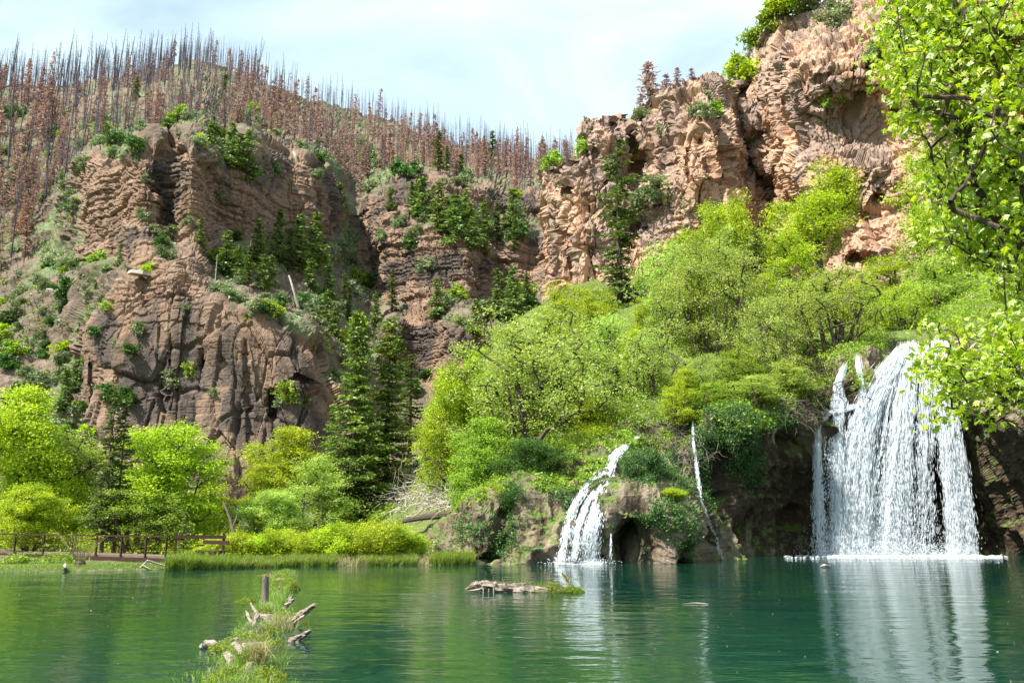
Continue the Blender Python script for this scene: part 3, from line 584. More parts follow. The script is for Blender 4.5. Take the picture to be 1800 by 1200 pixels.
def conifer_mesh(seed, H=10.0, R=2.0, dz=0.22, nb=7, ntw=9, nbl=3, bl=0.16, bw=0.05, droop=0.25, base=0.08, power=0.85, fill=1.0, gaps=0.0, trunk_r=0.14, ragged=0.2, single=False, stubs=0.0):
    """conifer: whorls of drooping boughs carrying side twigs with needle blades"""
    r = np.random.default_rng(seed); B = MB(); Tn = MB(); z = base*H; S0 = []; S1 = []; R0 = []; R1 = []; C0 = []; DIR = []; NN = []; LL = []; TT = []
    while z < H*0.985:
        t = (z-base*H)/(H*(1-base)); prof = R*((1-t)**power)*(0.80+0.2*math.sin(9*t+seed))*(0.65+0.35*min(1, t*6+0.35))+0.03*R
        for k in range(max(3, int(nb*(0.6+0.5*(1-t))))):
            if r.random() < gaps: continue
            a = r.uniform(0, 2*PI); L = prof*r.uniform(1-ragged*2, 1+ragged*0.6); h = z+r.uniform(-dz, dz)*0.6; tone = r.uniform(-0.3, 0.3)
            o = np.array([math.cos(a), math.sin(a), 0]); sd = np.array([-o[1], o[0], 0])
            dr = droop*(1.1-t)*L
            sp_ = lambda s: np.array([0, 0, h])+o*L*s+np.array([0, 0, -dr*1.6*s+dr*1.1*s*s+0.25*L*t*s])
            m = 3; ss = np.linspace(0, 1, m+1); pp = [sp_(s) for s in ss]
            for q in range(m): S0.append(pp[q]); S1.append(pp[q+1]); R0.append(trunk_r*0.22*(1-ss[q])*(1-t*.6)+.004*H/10); R1.append(trunk_r*0.22*(1-ss[q+1])*(1-t*.6)+.003*H/10)
            nt = max(2, int(ntw*L/max(R, .01)+1))
            for q in range(nt):
                s = (q+r.uniform(0.3, 1))/nt
                if r.random() > fill: continue
                c = sp_(s)
                for side in ((-1, 1) if not single else (r.choice([-1, 1]),)):
                    lt = (0.30*L*(1-s)+0.10*R*0.5+bl*0.5)*r.uniform(.7, 1.2); dv = norm(o*0.65+sd*side*r.uniform(.5, 1)+np.array([0, 0, -0.22+r.normal(0, .12)]))
                    for w in range(nbl):
                        x = (w+r.uniform(.2, .9))/nbl*lt
                        C0.append(c+dv*x+r.normal(0, bl*0.12, 3)); DIR.append(norm(dv+r.normal(0, .35, 3))); TT.append(tone+0.25*(s-.5))
        z += dz*(0.75+0.5*r.random())*(1 if t < .8 else .7)
    # leader
    for k in range(6): C0.append(np.array([0, 0, H*(0.95+0.05*k/6)])); DIR.append(norm(np.array([r.normal(0, .3), r.normal(0, .3), 1]))); TT.append(0)
    C0 = np.array(C0); DIR = np.array(DIR); n = len(C0); nr = norm(r.normal(size=(n, 3))+np.array([0, 0, .9])); b = norm(np.cross(nr, DIR)); L = bl*r.uniform(.7, 1.3, n)[:, None]; Wd = bw*r.uniform(.7, 1.3, n)[:, None]
    V = np.stack([C0-DIR*L*.5, C0+b*Wd*.5, C0+DIR*L*.5, C0-b*Wd*.5], 1).reshape(-1, 3)
    B.add(V, np.arange(n*4).reshape(n, 4), np.clip(.5+np.array(TT)+r.normal(0, .18, n), 0, 1))
    V, F = frusta([[0, 0, -0.3-0.02*H], [0, 0, H*.5]], [[0, 0, H*.5], [0, 0, H]], [trunk_r*1.15, trunk_r*.6], [trunk_r*.6, trunk_r*.06], 7); Tn.add(V, F)
    if S0: V, F = frusta(S0, S1, R0, R1, 3); Tn.add(V, F)
    return Tn.mesh('wood'), B.mesh('needles')
def snag_arrays(seed, H=10.0, rt=0.13, nbr=26, lod=3):
    """burned bare conifer: charred pole with short broken twigs"""
    r = np.random.default_rng(seed); lean = r.normal(0, 0.02, 2); P0 = [[0, 0, -1.0], [lean[0]*H*.5, lean[1]*H*.5, H*.5]]; P1 = [[lean[0]*H*.5, lean[1]*H*.5, H*.5], [lean[0]*H, lean[1]*H, H]]
    V, F = frusta(P0, P1, [rt, rt*.72], [rt*.72, rt*.2], 5); S0 = []; S1 = []
    for k in range(nbr):
        z = H*r.uniform(.25, .98); a = r.uniform(0, 2*PI); L = H*0.12*(1.15-z/H)*r.uniform(.35, 1.3); b = np.array([lean[0]*z, lean[1]*z, z]); S0.append(b); S1.append(b+np.array([math.cos(a)*L, math.sin(a)*L, L*r.uniform(-.5, .3)]))
    V2, F2 = frusta(S0, S1, .030, .012, lod); return np.concatenate([V, V2]), np.concatenate([F, F2+len(V)])
def copyobj(src, name, parent=None):
    o = src.copy(); o.name = name; C.objects.link(o); o.parent = parent
    if o.parent: o.matrix_parent_inverse = Matrix()
    return o

# plant materials
M_leaf_y = mat_leaf('leaf_yellow_green', (0.16, 0.26, 0.008), (0.55, 0.64, 0.035))
M_leaf_m = mat_leaf('leaf_mid_green', (0.11, 0.20, 0.014), (0.40, 0.53, 0.06))
M_leaf_p = mat_leaf('leaf_pale_green', (0.18, 0.28, 0.035), (0.52, 0.63, 0.15))
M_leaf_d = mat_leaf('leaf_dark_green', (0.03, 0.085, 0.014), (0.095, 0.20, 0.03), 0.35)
M_leaf_s = mat_leaf('leaf_sage', (0.12, 0.17, 0.07), (0.29, 0.36, 0.18), 0.25)
M_ivy = mat_leaf('leaf_ivy', (0.035, 0.10, 0.025), (0.12, 0.235, 0.06), 0.3)
M_maple = mat_leaf('leaf_maple', (0.18, 0.28, 0.006), (0.54, 0.61, 0.018), 0.5, 0.06)
M_needle = mat_leaf('needle_spruce', (0.05, 0.09, 0.012), (0.23, 0.29, 0.04), 0.25, 0.03)
M_needle_f = mat_leaf('needle_far', (0.07, 0.12, 0.028), (0.22, 0.30, 0.07), 0.25, 0.02)
M_needle_t = mat_leaf('needle_thin', (0.05, 0.075, 0.02), (0.15, 0.19, 0.045), 0.3, 0.02)
M_rust = mat_leaf('needle_scorched', (0.20, 0.125, 0.10), (0.48, 0.30, 0.245), 0.25, 0.0, (1, 1, 1))
M_grass = mat_leaf('grass_blade', (0.10, 0.19, 0.02), (0.30, 0.42, 0.06), 0.45)
M_straw = mat_leaf('dry_grass', (0.22, 0.19, 0.09), (0.45, 0.39, 0.21), 0.4)
M_bark = mat_bark('bark_brown', (0.045, 0.034, 0.024), (0.12, 0.095, 0.07))
M_barkg = mat_bark('bark_grey', (0.10, 0.085, 0.07), (0.22, 0.19, 0.155))
M_char = mat_bark('bark_charred', (0.045, 0.040, 0.052), (0.12, 0.105, 0.125))
M_rustwood = mat_bark('bark_scorched', (0.07, 0.045, 0.035), (0.13, 0.09, 0.07))
M_dead = mat_bark('wood_bleached', (0.30, 0.26, 0.21), (0.55, 0.49, 0.41), 9.0)
M_moss = mat_leaf('moss', (0.10, 0.15, 0.012), (0.26, 0.33, 0.025), 0.2)
# ------------------------------------------------------------------ near trees
LM = {}
def get(kind):
    if kind in LM: return LM[kind]
    k = dict(
      round1=dict(seed=11, H=6, Wd=5.2, nb=12, n=280, per=90, stems=5, base=0.10, ls=.13),
      round2=dict(seed=22, H=6, Wd=4.6, nb=12, n=270, per=90, stems=4, base=0.12, ls=.13),
      tall1=dict(seed=33, H=7, Wd=3.4, nb=12, n=190, per=62, stems=2, base=0.15, ls=.115, cr=.30),
      tall2=dict(seed=44, H=7, Wd=3.8, nb=13, n=200, per=60, stems=3, base=0.12, ls=.115, cr=.32),
      open1=dict(seed=55, H=7, Wd=4.6, nb=10, n=180, per=62, stems=1, base=0.34, ls=.13, cr=.36, root_r=.15),
      willow=dict(seed=66, H=7, Wd=7.2, nb=22, n=360, per=60, stems=12, base=0.30, ls=.115, cr=.32, root_r=.15),
      vase=dict(seed=77, H=5, Wd=5.6, nb=13, n=220, per=55, stems=11, base=0.38, ls=.105, cr=.30, root_r=.13),
      feather=dict(seed=111, H=7, Wd=2.4, nb=13, n=150, per=62, stems=4, base=.16, ls=.12, cr=.27, root_r=.07),
      feather2=dict(seed=122, H=7, Wd=3.0, nb=12, n=150, per=55, stems=6, base=.28, ls=.12, cr=.28, root_r=.08),
      bush1=dict(seed=88, H=2, Wd=2.6, nb=8, n=110, per=70, stems=5, base=0.15, ls=.10, cr=.24, root_r=.035, low=True),
      bush2=dict(seed=99, H=2, Wd=2.2, nb=7, n=100, per=70, stems=5, base=0.15, ls=.10, cr=.24, root_r=.035, low=True),
    )[kind]
    k['ls'] *= .86; k['per'] = int(k['per']*1.25); LM[kind] = leafy_mesh(**k), k['H'], k['Wd']; return LM[kind]
NEAR = []
def leafy(kind, px, by, ty, wpx, D, label, mat=None, name='broadleaf_tree', cat='tree', group=None, rz=None, bark=None, onsheet=False, lean=0):
    (wood, leaves), H, Wd = get(kind)
    b = P(px, by, D); t = P(px, ty, D); h = t[2]-b[2]; w = wpx*1.18/F*D
    o = empty(name, b, label, cat, group, rng.uniform(0, 6.28) if rz is None else rz, (w/Wd, w/Wd, h/H))
    for nm, me, m in (('trunk', wood, bark or M_bark), ('crown', leaves, mat or M_leaf_m)):
        c = bpy.data.objects.new(nm, me); C.objects.link(c); c.parent = o
        if not me.materials: me.materials.append(m)
        c.material_slots[0].link = 'OBJECT'; c.material_slots[0].material = m
    if lean: o.rotation_euler = (0, lean, rng.uniform(-.4, .4))
    return o
CM = {}
def getc(kind):
    if kind in CM: return CM[kind]
    k = dict(
      spruceA=dict(seed=5, H=12, R=2.7, dz=.20, nb=9, ntw=13, nbl=4, bl=.20, bw=.085, droop=.30, base=.03, power=.78),
      spruceB=dict(seed=6, H=12, R=2.4, dz=.22, nb=9, ntw=12, nbl=4, bl=.20, bw=.085, droop=.35, base=.05, power=.72, ragged=.3),
      thin=dict(seed=7, H=8, R=1.5, dz=.27, nb=7, ntw=10, nbl=3, bl=.20, bw=.08, droop=.15, base=.10, gaps=.1, ragged=.3, trunk_r=.10),
      oldfir=dict(seed=8, H=22, R=2.7, dz=.62, nb=6, ntw=10, nbl=3, bl=.46, bw=.17, droop=.34, base=.14, power=.45, gaps=.12, ragged=.4, trunk_r=.28),
      small=dict(seed=9, H=3, R=.9, dz=.2, nb=7, ntw=6, nbl=3, bl=.15, bw=.055, droop=.1, base=.03, trunk_r=.05),
      fir1=dict(seed=12, H=11, R=2.6, dz=.62, nb=7, ntw=5, nbl=2, bl=.75, bw=.33, droop=.2, base=.05, ragged=.3, trunk_r=.16),
      fir2=dict(seed=13, H=11, R=2.2, dz=.66, nb=7, ntw=5, nbl=2, bl=.70, bw=.30, droop=.25, base=.10, ragged=.4, gaps=.1, trunk_r=.16),
      fir3=dict(seed=14, H=11, R=2.8, dz=.7, nb=8, ntw=5, nbl=2, bl=.8, bw=.36, droop=.1, base=.08, power=.6, ragged=.4, gaps=.1, trunk_r=.2),
      fir4=dict(seed=15, H=11, R=1.5, dz=.62, nb=6, ntw=5, nbl=2, bl=.65, bw=.27, droop=.3, base=.15, ragged=.4, gaps=.2, trunk_r=.15),
    )[kind]
    CM[kind] = conifer_mesh(**k), k['H'], k['R']*2; return CM[kind]
def conifer(kind, b, h, wf, label, mat, name='conifer_tree', cat='tree', group=None, rz=None, bark=None):
    (wood, leaves), H, Wd = getc(kind)
    s = h/H; o = empty(name, b, label, cat, group, rng.uniform(0, 6.28) if rz is None else rz, (s*wf, s*wf, s))
    for nm, me, m in (('trunk', wood, bark or M_bark), ('crown', leaves, mat)):
        c = bpy.data.objects.new(nm, me); C.objects.link(c); c.parent = o
        if not me.materials: me.materials.append(m)
        c.material_slots[0].link = 'OBJECT'; c.material_slots[0].material = m
    return o
def conifer_px(kind, px, by, ty, D, wf, label, mat, **kw):
    b = P(px, by, D); h = float(P(px, ty, D)[2]-b[2]); return conifer(kind, b, h, wf, label, mat, **kw)

# west shore behind the boardwalk
leafy('round2', 20, 955, 690, 200, 42, 'pale green leafy tree at the far west end behind the boardwalk railing', M_leaf_y, name='cottonwood_tree')
leafy('tall2', 100, 950, 762, 150, 45, 'light green young tree behind the railing beside the double-topped conifer', M_leaf_p)
leafy('round1', 52, 968, 850, 140, 37.5, 'low yellow-green willow close behind the western boardwalk railing', M_leaf_y, name='willow_tree')
leafy('tall1', 140, 960, 790, 130, 46, 'slim green tree half hidden behind the double-topped conifer', M_leaf_m)
conifer_px('thin', 178, 968, 684, 35.9, 1.0, 'taller trunk of the double-topped thin conifer behind the boardwalk', M_needle_t, name='spruce_tree', group=None)
conifer_px('thin', 200, 968, 712, 36.2, 0.95, 'shorter trunk of the double-topped thin conifer behind the boardwalk', M_needle_t, name='spruce_tree')
leafy('round1', 282, 972, 745, 215, 38.5, 'big rounded yellow-green tree with many dark stems behind the boardwalk bench', M_leaf_y, name='box_elder_tree')
leafy('vase', 235, 975, 865, 190, 36.5, 'dark-stemmed spreading willow directly behind the boardwalk railing', M_leaf_m, name='willow_tree')
conifer_px('small', 322, 966, 900, 34, 1.2, 'little dark spruce beside the boardwalk bench', M_needle, name='spruce_tree')
leafy('tall2', 370, 955, 850, 110, 44, 'light green tree between the bench and the bare purple-brown shrub', M_leaf_y)
leafy('round2', 492, 945, 758, 150, 45, 'bright yellow-green round tree under the foot of the red cliff', M_leaf_y, name='maple_tree')
leafy('tall2', 552, 950, 800, 120, 42, 'pale green thin-leaved tree against the big twin spruces', M_leaf_p, name='willow_tree')
leafy('round1', 470, 955, 860, 130, 40, 'low pale willow below the bright round tree', M_leaf_p, name='willow_tree')
conifer_px('spruceA', 616, 938, 543, 46, 1.02, 'taller of the two big dark spruces standing side by side on the north shore', M_needle, name='spruce_tree')
conifer_px('spruceB', 676, 938, 556, 47.5, 1.15, 'slightly shorter twin of the two big dark spruces with visible lower trunk', M_needle, name='spruce_tree')
conifer_px('thin', 575, 935, 720, 49, 1.0, 'smaller spruce hugging the west flank of the big twin spruces', M_needle, name='spruce_tree')
conifer_px('thin', 720, 800, 622, 62, 1.7, 'ragged olive conifer behind the big twin spruces at the gully mouth', M_needle_t, name='fir_tree')
leafy('tall1', 712, 930, 810, 70, 47, 'small leafy sapling at the foot of the big spruces', M_leaf_y)
# thickets west of the small waterfall
leafy('willow', 935, 865, 560, 340, 42, 'huge fan-shaped pale green willow thicket over the small waterfall', M_leaf_p, name='willow_tree', rz=0.4)
leafy('round1', 800, 895, 640, 140, 43, 'bright yellow-green box elder at the western edge of the willow thicket', M_leaf_y, name='box_elder_tree')
leafy('open1', 775, 905, 700, 90, 41, 'slender bright green tree leaning over the brushwood pile', M_leaf_y)
leafy('round2', 845, 895, 740, 140, 39, 'leafy green shrub tree above the mossy boulder with the low cave', M_leaf_m, name='shrub_tree')
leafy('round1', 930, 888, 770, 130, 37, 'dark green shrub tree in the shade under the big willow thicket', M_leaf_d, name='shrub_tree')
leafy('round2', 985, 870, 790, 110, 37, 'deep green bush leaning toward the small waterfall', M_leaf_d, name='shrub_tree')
leafy('tall2', 985, 660, 498, 120, 60, 'bright yellow-green maple on the slope below the pillar cliff', M_leaf_y, name='maple_tree')
leafy('tall2', 1045, 660, 505, 90, 60, 'narrow yellow-green maple touching the base of the pillar cliff', M_leaf_y, name='maple_tree')
leafy('vase', 1080, 705, 560, 165, 50, 'rounded light green willow above the little cone-shaped fir', M_leaf_p, name='willow_tree')
conifer_px('small', 1083, 725, 640, 44, 1.2, 'little cone-shaped yellow-green fir among the willows', M_needle_t, name='fir_tree')
leafy('vase', 1140, 770, 590, 165, 44, 'soft pale willow above the mossy tuft beside the small waterfall', M_leaf_p, name='willow_tree')
leafy('round1', 1050, 790, 690, 110, 41, 'yellow-green bush at the lip of the small waterfall', M_leaf_y, name='shrub_tree')
# slope between the two waterfalls
conifer_px('oldfir', 1092, 580, 246, 80, 1.45, 'tall ragged old fir with bare lower trunk in front of the pillar cliff', M_needle_t, name='fir_tree')
leafy('tall2', 1185, 690, 425, 130, 54, 'tall pale green aspen east of the ragged old fir', M_leaf_p, name='aspen_tree')
leafy('willow', 1262, 668, 430, 230, 49, 'broad airy tree with fanned dark stems above the thin trickle', M_leaf_p, name='aspen_tree', rz=2.0)
leafy('tall1', 1245, 600, 365, 120, 64, 'bright green tree high under the cracked cliff face', M_leaf_y)
leafy('open1', 1318, 600, 335, 150, 64, 'bright tall maple beneath the dark cleft of the cliffs', M_leaf_y, name='maple_tree')
conifer_px('thin', 1338, 590, 405, 58, 1.4, 'pale feathery conifer standing between the aspens', M_needle_t, name='fir_tree')
leafy('open1', 1440, 520, 292, 190, 68, 'yellow-green maple with visible dark trunk against the tall gray cliff', M_leaf_y, name='maple_tree')
leafy('tall2', 1390, 560, 400, 130, 62, 'leafy green tree below the maple with the dark trunk', M_leaf_y)
leafy('vase', 1462, 650, 478, 230, 44, 'vase-shaped willow with fanned stems right above the lip of the big waterfall', M_leaf_p, name='willow_tree', rz=1.0)
leafy('vase', 1370, 705, 525, 150, 43, 'rounded pale willow west of the big waterfall lip', M_leaf_p, name='willow_tree')
leafy('feather2', 1300, 735, 600, 85, 41, 'low green willow on the edge of the dark overhang', M_leaf_m, name='willow_tree')
leafy('tall2', 1550, 560, 455, 110, 62, 'small bright tree under the hollow in the tall cliff', M_leaf_y)
leafy('vase', 1580, 612, 505, 140, 47, 'low yellow-green thicket right behind the crest of the big waterfall', M_leaf_y, name='shrub_tree')
leafy('tall2', 1660, 600, 450, 150, 50, 'dense pale bush thicket uphill from the crest of the big waterfall', M_leaf_p, name='shrub_tree')
leafy('tall2', 1640, 520, 262, 130, 60, 'bright tall tree half hidden behind the overhanging maple', M_leaf_y)
leafy('round1', 1740, 560, 330, 210, 55, 'wide green tree on the slope behind the overhanging maple', M_leaf_m)
leafy('round2', 1800, 520, 250, 240, 58, 'leafy tree highest on the slope behind the overhanging maple', M_leaf_m)
leafy('feather2', 1505, 605, 480, 90, 50, 'small round bush above the vase-shaped willow', M_leaf_y, name='shrub_tree')
# slender saplings that stand up out of the thickets
for px, by, ty, w, D, k, m, lb in [
    (1005,800,655,60,42,'feather',M_leaf_y,'slim bright sapling rising over the small waterfall'),
    (890,830,600,80,45,'feather2',M_leaf_p,'upright pale sapling in the west half of the willow thicket'),
    (840,760,610,60,50,'feather',M_leaf_y,'narrow yellow-green sapling on the western shoulder of the thicket'),
    (760,840,735,50,44,'feather',M_leaf_y,'thin sapling above the brushwood bank'),
    (1035,620,520,60,58,'feather2',M_leaf_y,'light upright sapling below the pillar cliff foot'),
    (1120,700,580,60,47,'feather',M_leaf_y,'narrow bright sapling between the cone-shaped fir and the aspens'),
    (1170,640,470,70,53,'feather2',M_leaf_p,'feathery pale aspen just east of the ragged fir'),
    (1225,640,455,60,50,'feather',M_leaf_y,'slim leaning aspen beside the broad airy tree'),
    (1285,560,400,70,60,'feather',M_leaf_p,'slim aspen below the cracked buttress'),
    (1355,600,470,60,52,'feather2',M_leaf_y,'slim bright sapling west of the vase-shaped willow'),
    (1400,640,520,60,46,'feather',M_leaf_y,'small upright willow between the rounded and the vase-shaped willow'),
    (1530,600,505,55,48,'feather2',M_leaf_m,'upright green sapling behind the falls crest'),
    (1210,730,640,50,40.5,'feather2',M_leaf_y,'small stemmy willow at the head of the trickle'),
    (1330,690,600,60,43,'feather2',M_leaf_p,'stemmy willow on the brow of the dark overhang'),
    (445,945,800,60,44,'feather2',M_leaf_y,'thin-stemmed green sapling beside the bare purple-brown shrubs'),
    (1065,640,560,60,58,'feather',M_leaf_p,'pale sapling at the foot of the ragged old fir'),
    (1135,625,520,65,60,'feather2',M_leaf_y,'bright sapling just east of the foot of the ragged old fir'),
    (1160,600,500,50,66,'feather',M_leaf_m,'slim green sapling against the foot of the pillar cliff'),
    (1020,690,590,60,52,'feather2',M_leaf_p,'pale stemmy tree below the narrow cliff-foot maple'),
    (60,950,735,70,47,'feather',M_leaf_p,'tall slim tree behind the western railing')]:
    leafy(k, px, by, ty, w, D, lb, m, name='sapling_tree')
# low shrubs above the dark overhang and the small fall
for i, (px, by, ty, w, D, k, m, lb) in enumerate([
    (1262,755,665,80,39,'feather2',M_leaf_m,'dense green bush hanging over the dark rock beside the trickle'),
    (1330,742,655,95,38.6,'feather2',M_leaf_p,'pale low bush on the grassy brow of the dark overhang'),
    (1395,728,625,90,40,'feather2',M_leaf_p,'small willow bush beside the tangled roots at the big fall'),
    (1195,775,665,75,39,'feather2',M_leaf_y,'yellow-green bush just west of the trickle'),
    (1235,735,625,95,41,'vase',M_leaf_p,'feathery bush upslope from the trickle'),
    (1130,855,790,75,35,'bush1',M_ivy,'round dark green cushion of ferns beside the small waterfall'),
    (1165,860,810,60,36,'bush2',M_ivy,'smaller fern cushion east of the round one'),
    (1180,885,858,60,34.2,'bush2',M_leaf_y,'bright mossy tuft on top of the boulder lobe'),
    (1050,800,745,70,39,'bush2',M_leaf_y,'leafy bush above the top of the small waterfall'),
    (1010,830,760,80,38,'bush1',M_leaf_m,'green bush on the bank west of the small waterfall'),
    (870,892,850,60,35.5,'bush2',M_leaf_y,'light bush on the crown of the mossy boulder'),
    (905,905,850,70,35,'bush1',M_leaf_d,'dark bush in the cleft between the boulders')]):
    leafy(k, px, by, ty, w, D, lb, m, name='shrub', cat='shrub')
# yellow-green shrubs along the north shore
sh = [(375,20,48),(415,30,60),(452,26,58),(495,34,66),(540,30,70),(585,40,74),(628,44,80),(668,46,84),(705,38,72),(730,26,50),(395,14,50),(560,26,60),(640,30,70)]
lbs = ['next to the boardwalk bench','second along from the bench','third along from the bench','below the bright round tree','in the shadow edge of the spruces','at the west foot of the big spruces','right below the big spruces','tallest of the row, beneath the twin spruces','below the brushwood pile','last of the row toward the mossy boulder','lowest one, close behind the reeds by the bench','behind the row, below the pale willow','behind the row, at the spruce trunks']
for (px, h, w), lb in zip(sh, lbs):
    back = px in (395, 560, 640); D = 34.0+(2.0 if back else 0)+rng.uniform(-.3, .3)
    x = P(px, 980, D)[0]; z = float(gz(x, D)); (wood, leaves), H, Wd = get('bush1' if rng.random() < .5 else 'bush2')
    hm = h*1.25/F*D+0.15; wm = w*1.3/F*D
    o = empty('shore_shrub', (x, D, z), 'bright yellow-green shore shrub '+lb, 'shrub', 'shrubs along the north shore', rng.uniform(0, 6), (wm/Wd, wm/Wd, hm/H))
    for nm, me, m in (('stems', wood, M_bark), ('crown', leaves, M_leaf_y)):
        c = bpy.data.objects.new(nm, me); C.objects.link(c); c.parent = o
        if not me.materials: me.materials.append(m)
        c.material_slots[0].link = 'OBJECT'; c.material_slots[0].material = m
# ------------------------------------------------------------------ the burned mountain: snags, scorched conifers, green firs, shrubs
r = np.random.default_rng(77)
rdg = poly(ridge_line)
low = poly([(-60,500),(0,480),(70,420),(110,330),(150,285),(230,245),(300,240),(370,225),(430,232),(500,248),(570,268),(630,330),(700,300),(760,305),(850,318),(950,335),(1010,330)])
SN = [mesh_np('wood', *(lambda a: (a[0], [a[1]]))(snag_arrays(s, 15, .15, 40))) for s in range(7)]
for m in SN: m.materials.append(M_char)
RU = []
for s in range(5):
    w_, l_ = conifer_mesh(40+s, H=13, R=2.0, dz=.80, nb=6, ntw=4, nbl=2, bl=.9, bw=.28, droop=.3, base=.12, ragged=.4, gaps=.15, trunk_r=.16, single=True)
    RU.append((w_, l_))
def join2(a, b, name):
    """one small mesh with bark on slot 0 and needles on slot 1"""
    Vs, Fs, mi, rn, n = [], {}, {}, {}, 0
    for k, me in enumerate((a, b)):
        V = np.zeros(len(me.vertices)*3, np.float32); me.vertices.foreach_get('co', V); V = V.reshape(-1, 3)
        I = np.zeros(len(me.loops), np.int32); me.loops.foreach_get('vertex_index', I); at = np.zeros(len(me.polygons), np.float32); me.attributes['rnd'].data.foreach_get('value', at)
        Fs.setdefault(4, []).append(I.reshape(-1, 4)+n); mi.setdefault(4, []).append(np.full(len(at), k)); rn.setdefault(4, []).append(at); Vs.append(V); n += len(V)
    return mesh_np(name, np.concatenate(Vs), [np.concatenate(Fs[4])], {'rnd': np.concatenate(rn[4])}, mat_idx=np.concatenate(mi[4]))
RUM = [join2(a, b, 'scorched') for a, b in RU]
for m in RUM: m.materials.append(M_rustwood); m.materials.append(M_rust)
pts = []
for k in range(3700):
    px = r.uniform(-40, 1008); t_ = r.random()**(1.25 if px > 380 else 1.7); py = rdg(px)+2+(low(px)-rdg(px))*t_
    # rows right along the skyline
    if k < 640: px = r.uniform(-30, 1008); py = rdg(px)+r.uniform(0, 9)
    if far.rk(px, py)[0] > 0.45: continue
    if k >= 640 and fbm(np.array([[px/26, py/18, 1.]]), 2, 57)[0] < -0.10 and r.random() < .75: continue
    pts.append((px, py))
pts = np.array(pts); X = far.at(pts[:, 0], pts[:, 1]); yr = pts[:, 1]-rdg(pts[:, 0])
kind = []
for (px, py), d in zip(pts, yr):
    p_r = 0.05 if d < 18 else (0.62 if px > 400 else 0.16)
    if px < 110 and d > 60: p_r = 0.45
    kind.append(r.random() < p_r)
kind = np.array(kind); Hh = np.clip(r.normal(12.3, 3.6, len(pts)), 4, 22)*np.interp(pts[:, 0], [0, 150, 290], [1.45, 1.3, 1.0])*np.where(r.random(len(pts)) < .2, .6, 1)
Hh = np.where(X[:, 1] < 250, Hh*0.72, Hh)*np.where(kind, .82, 1)
pxs = Hh/X[:, 1]
def where_hill(px, d):
    if d < 14: return 'on the skyline ridge', 'ridge'
    if px < 150: return 'on the open burned slope at the mountain end', 'slope'
    if px < 380: return 'on the grassy dome above the upper red cliff', 'dome'
    if px < 620: return 'above the rim of the upper red cliff', 'rim'
    return 'on the long burned slope above the canyon gully', 'gully slope'
for is_r in (False, True):
    ii = np.where(kind == is_r)[0]; ii = ii[np.argsort(-pxs[ii])]
    for i in ii[:298]:
        w, g = where_hill(pts[i, 0], yr[i])
        if is_r:
            o = link('scorched_conifer', RUM[r.integers(5)], RUM[0].materials[:], loc=X[i]-[0, 0, .4]); s = Hh[i]/13
            tag(o, 'rust-brown scorched conifer standing '+w, 'tree', 'scorched conifers '+w)
        else:
            o = link('burned_snag', SN[r.integers(7)], [M_char], loc=X[i]-[0, 0, .2]); s = Hh[i]/15
            tag(o, 'bare blackened conifer snag standing '+w, 'tree', 'burned snags '+w)
        o.scale = (s*r.uniform(.85, 1.15), s, s); lk = 3.5 if r.random() < .09 else 1; o.rotation_euler = (r.normal(0, .045)*lk, r.normal(0, .05)*lk, r.uniform(0, 6.28))
    rest = ii[298:298+1400]
    Vs, Fs, n = [], [], 0; ar = []
    for q, i in enumerate(rest):
        if is_r:
            me = RUM[q % 5]
            if q < 5 or True:
                if q < 5:
                    V = np.zeros(len(me.vertices)*3, np.float32); me.vertices.foreach_get('co', V); I = np.zeros(len(me.loops), np.int32); me.loops.foreach_get('vertex_index', I)
                    V = V.reshape(-1, 3); I = I.reshape(-1, 4); a_ = np.zeros(len(I), np.float32); me.attributes['rnd'].data.foreach_get('value', a_)
                    keep = np.arange(len(I)) % 3 == 0; keep[:14] = True; I = I[keep]; u_, inv = np.unique(I, return_inverse=True); ar.append((V[u_], inv.reshape(-1, 4), a_[keep]))
                V, I, a_ = ar[q % 5]
            s = Hh[i]/13
        else:
            if q < 12: ar.append((*snag_arrays(100+q, 15, .13, 14), None))
            V, I, a_ = ar[q % 12] if q >= 12 else ar[q]; s = Hh[i]/15
        an = r.uniform(0, 6.28); Rz = np.array([[math.cos(an), -math.sin(an), 0], [math.sin(an), math.cos(an), 0], [0, 0, 1]])
        Vs.append((V*s)@Rz.T+X[i]); Fs.append(I+n); n += len(V)
    if Vs:
        at = None if not is_r else {'rnd': np.concatenate([ar[q % 5][2] for q in range(len(rest))])}
        me = mesh_np('far_wood', np.concatenate(Vs), [np.concatenate(Fs)], at)
        tag(link('scorched_woods' if is_r else 'burned_woods', me, [M_rust if is_r else M_char]), 'mass of smaller '+('rust-brown scorched conifers' if is_r else 'blackened snags')+' covering the burned mountain', 'woods', kind='stuff')
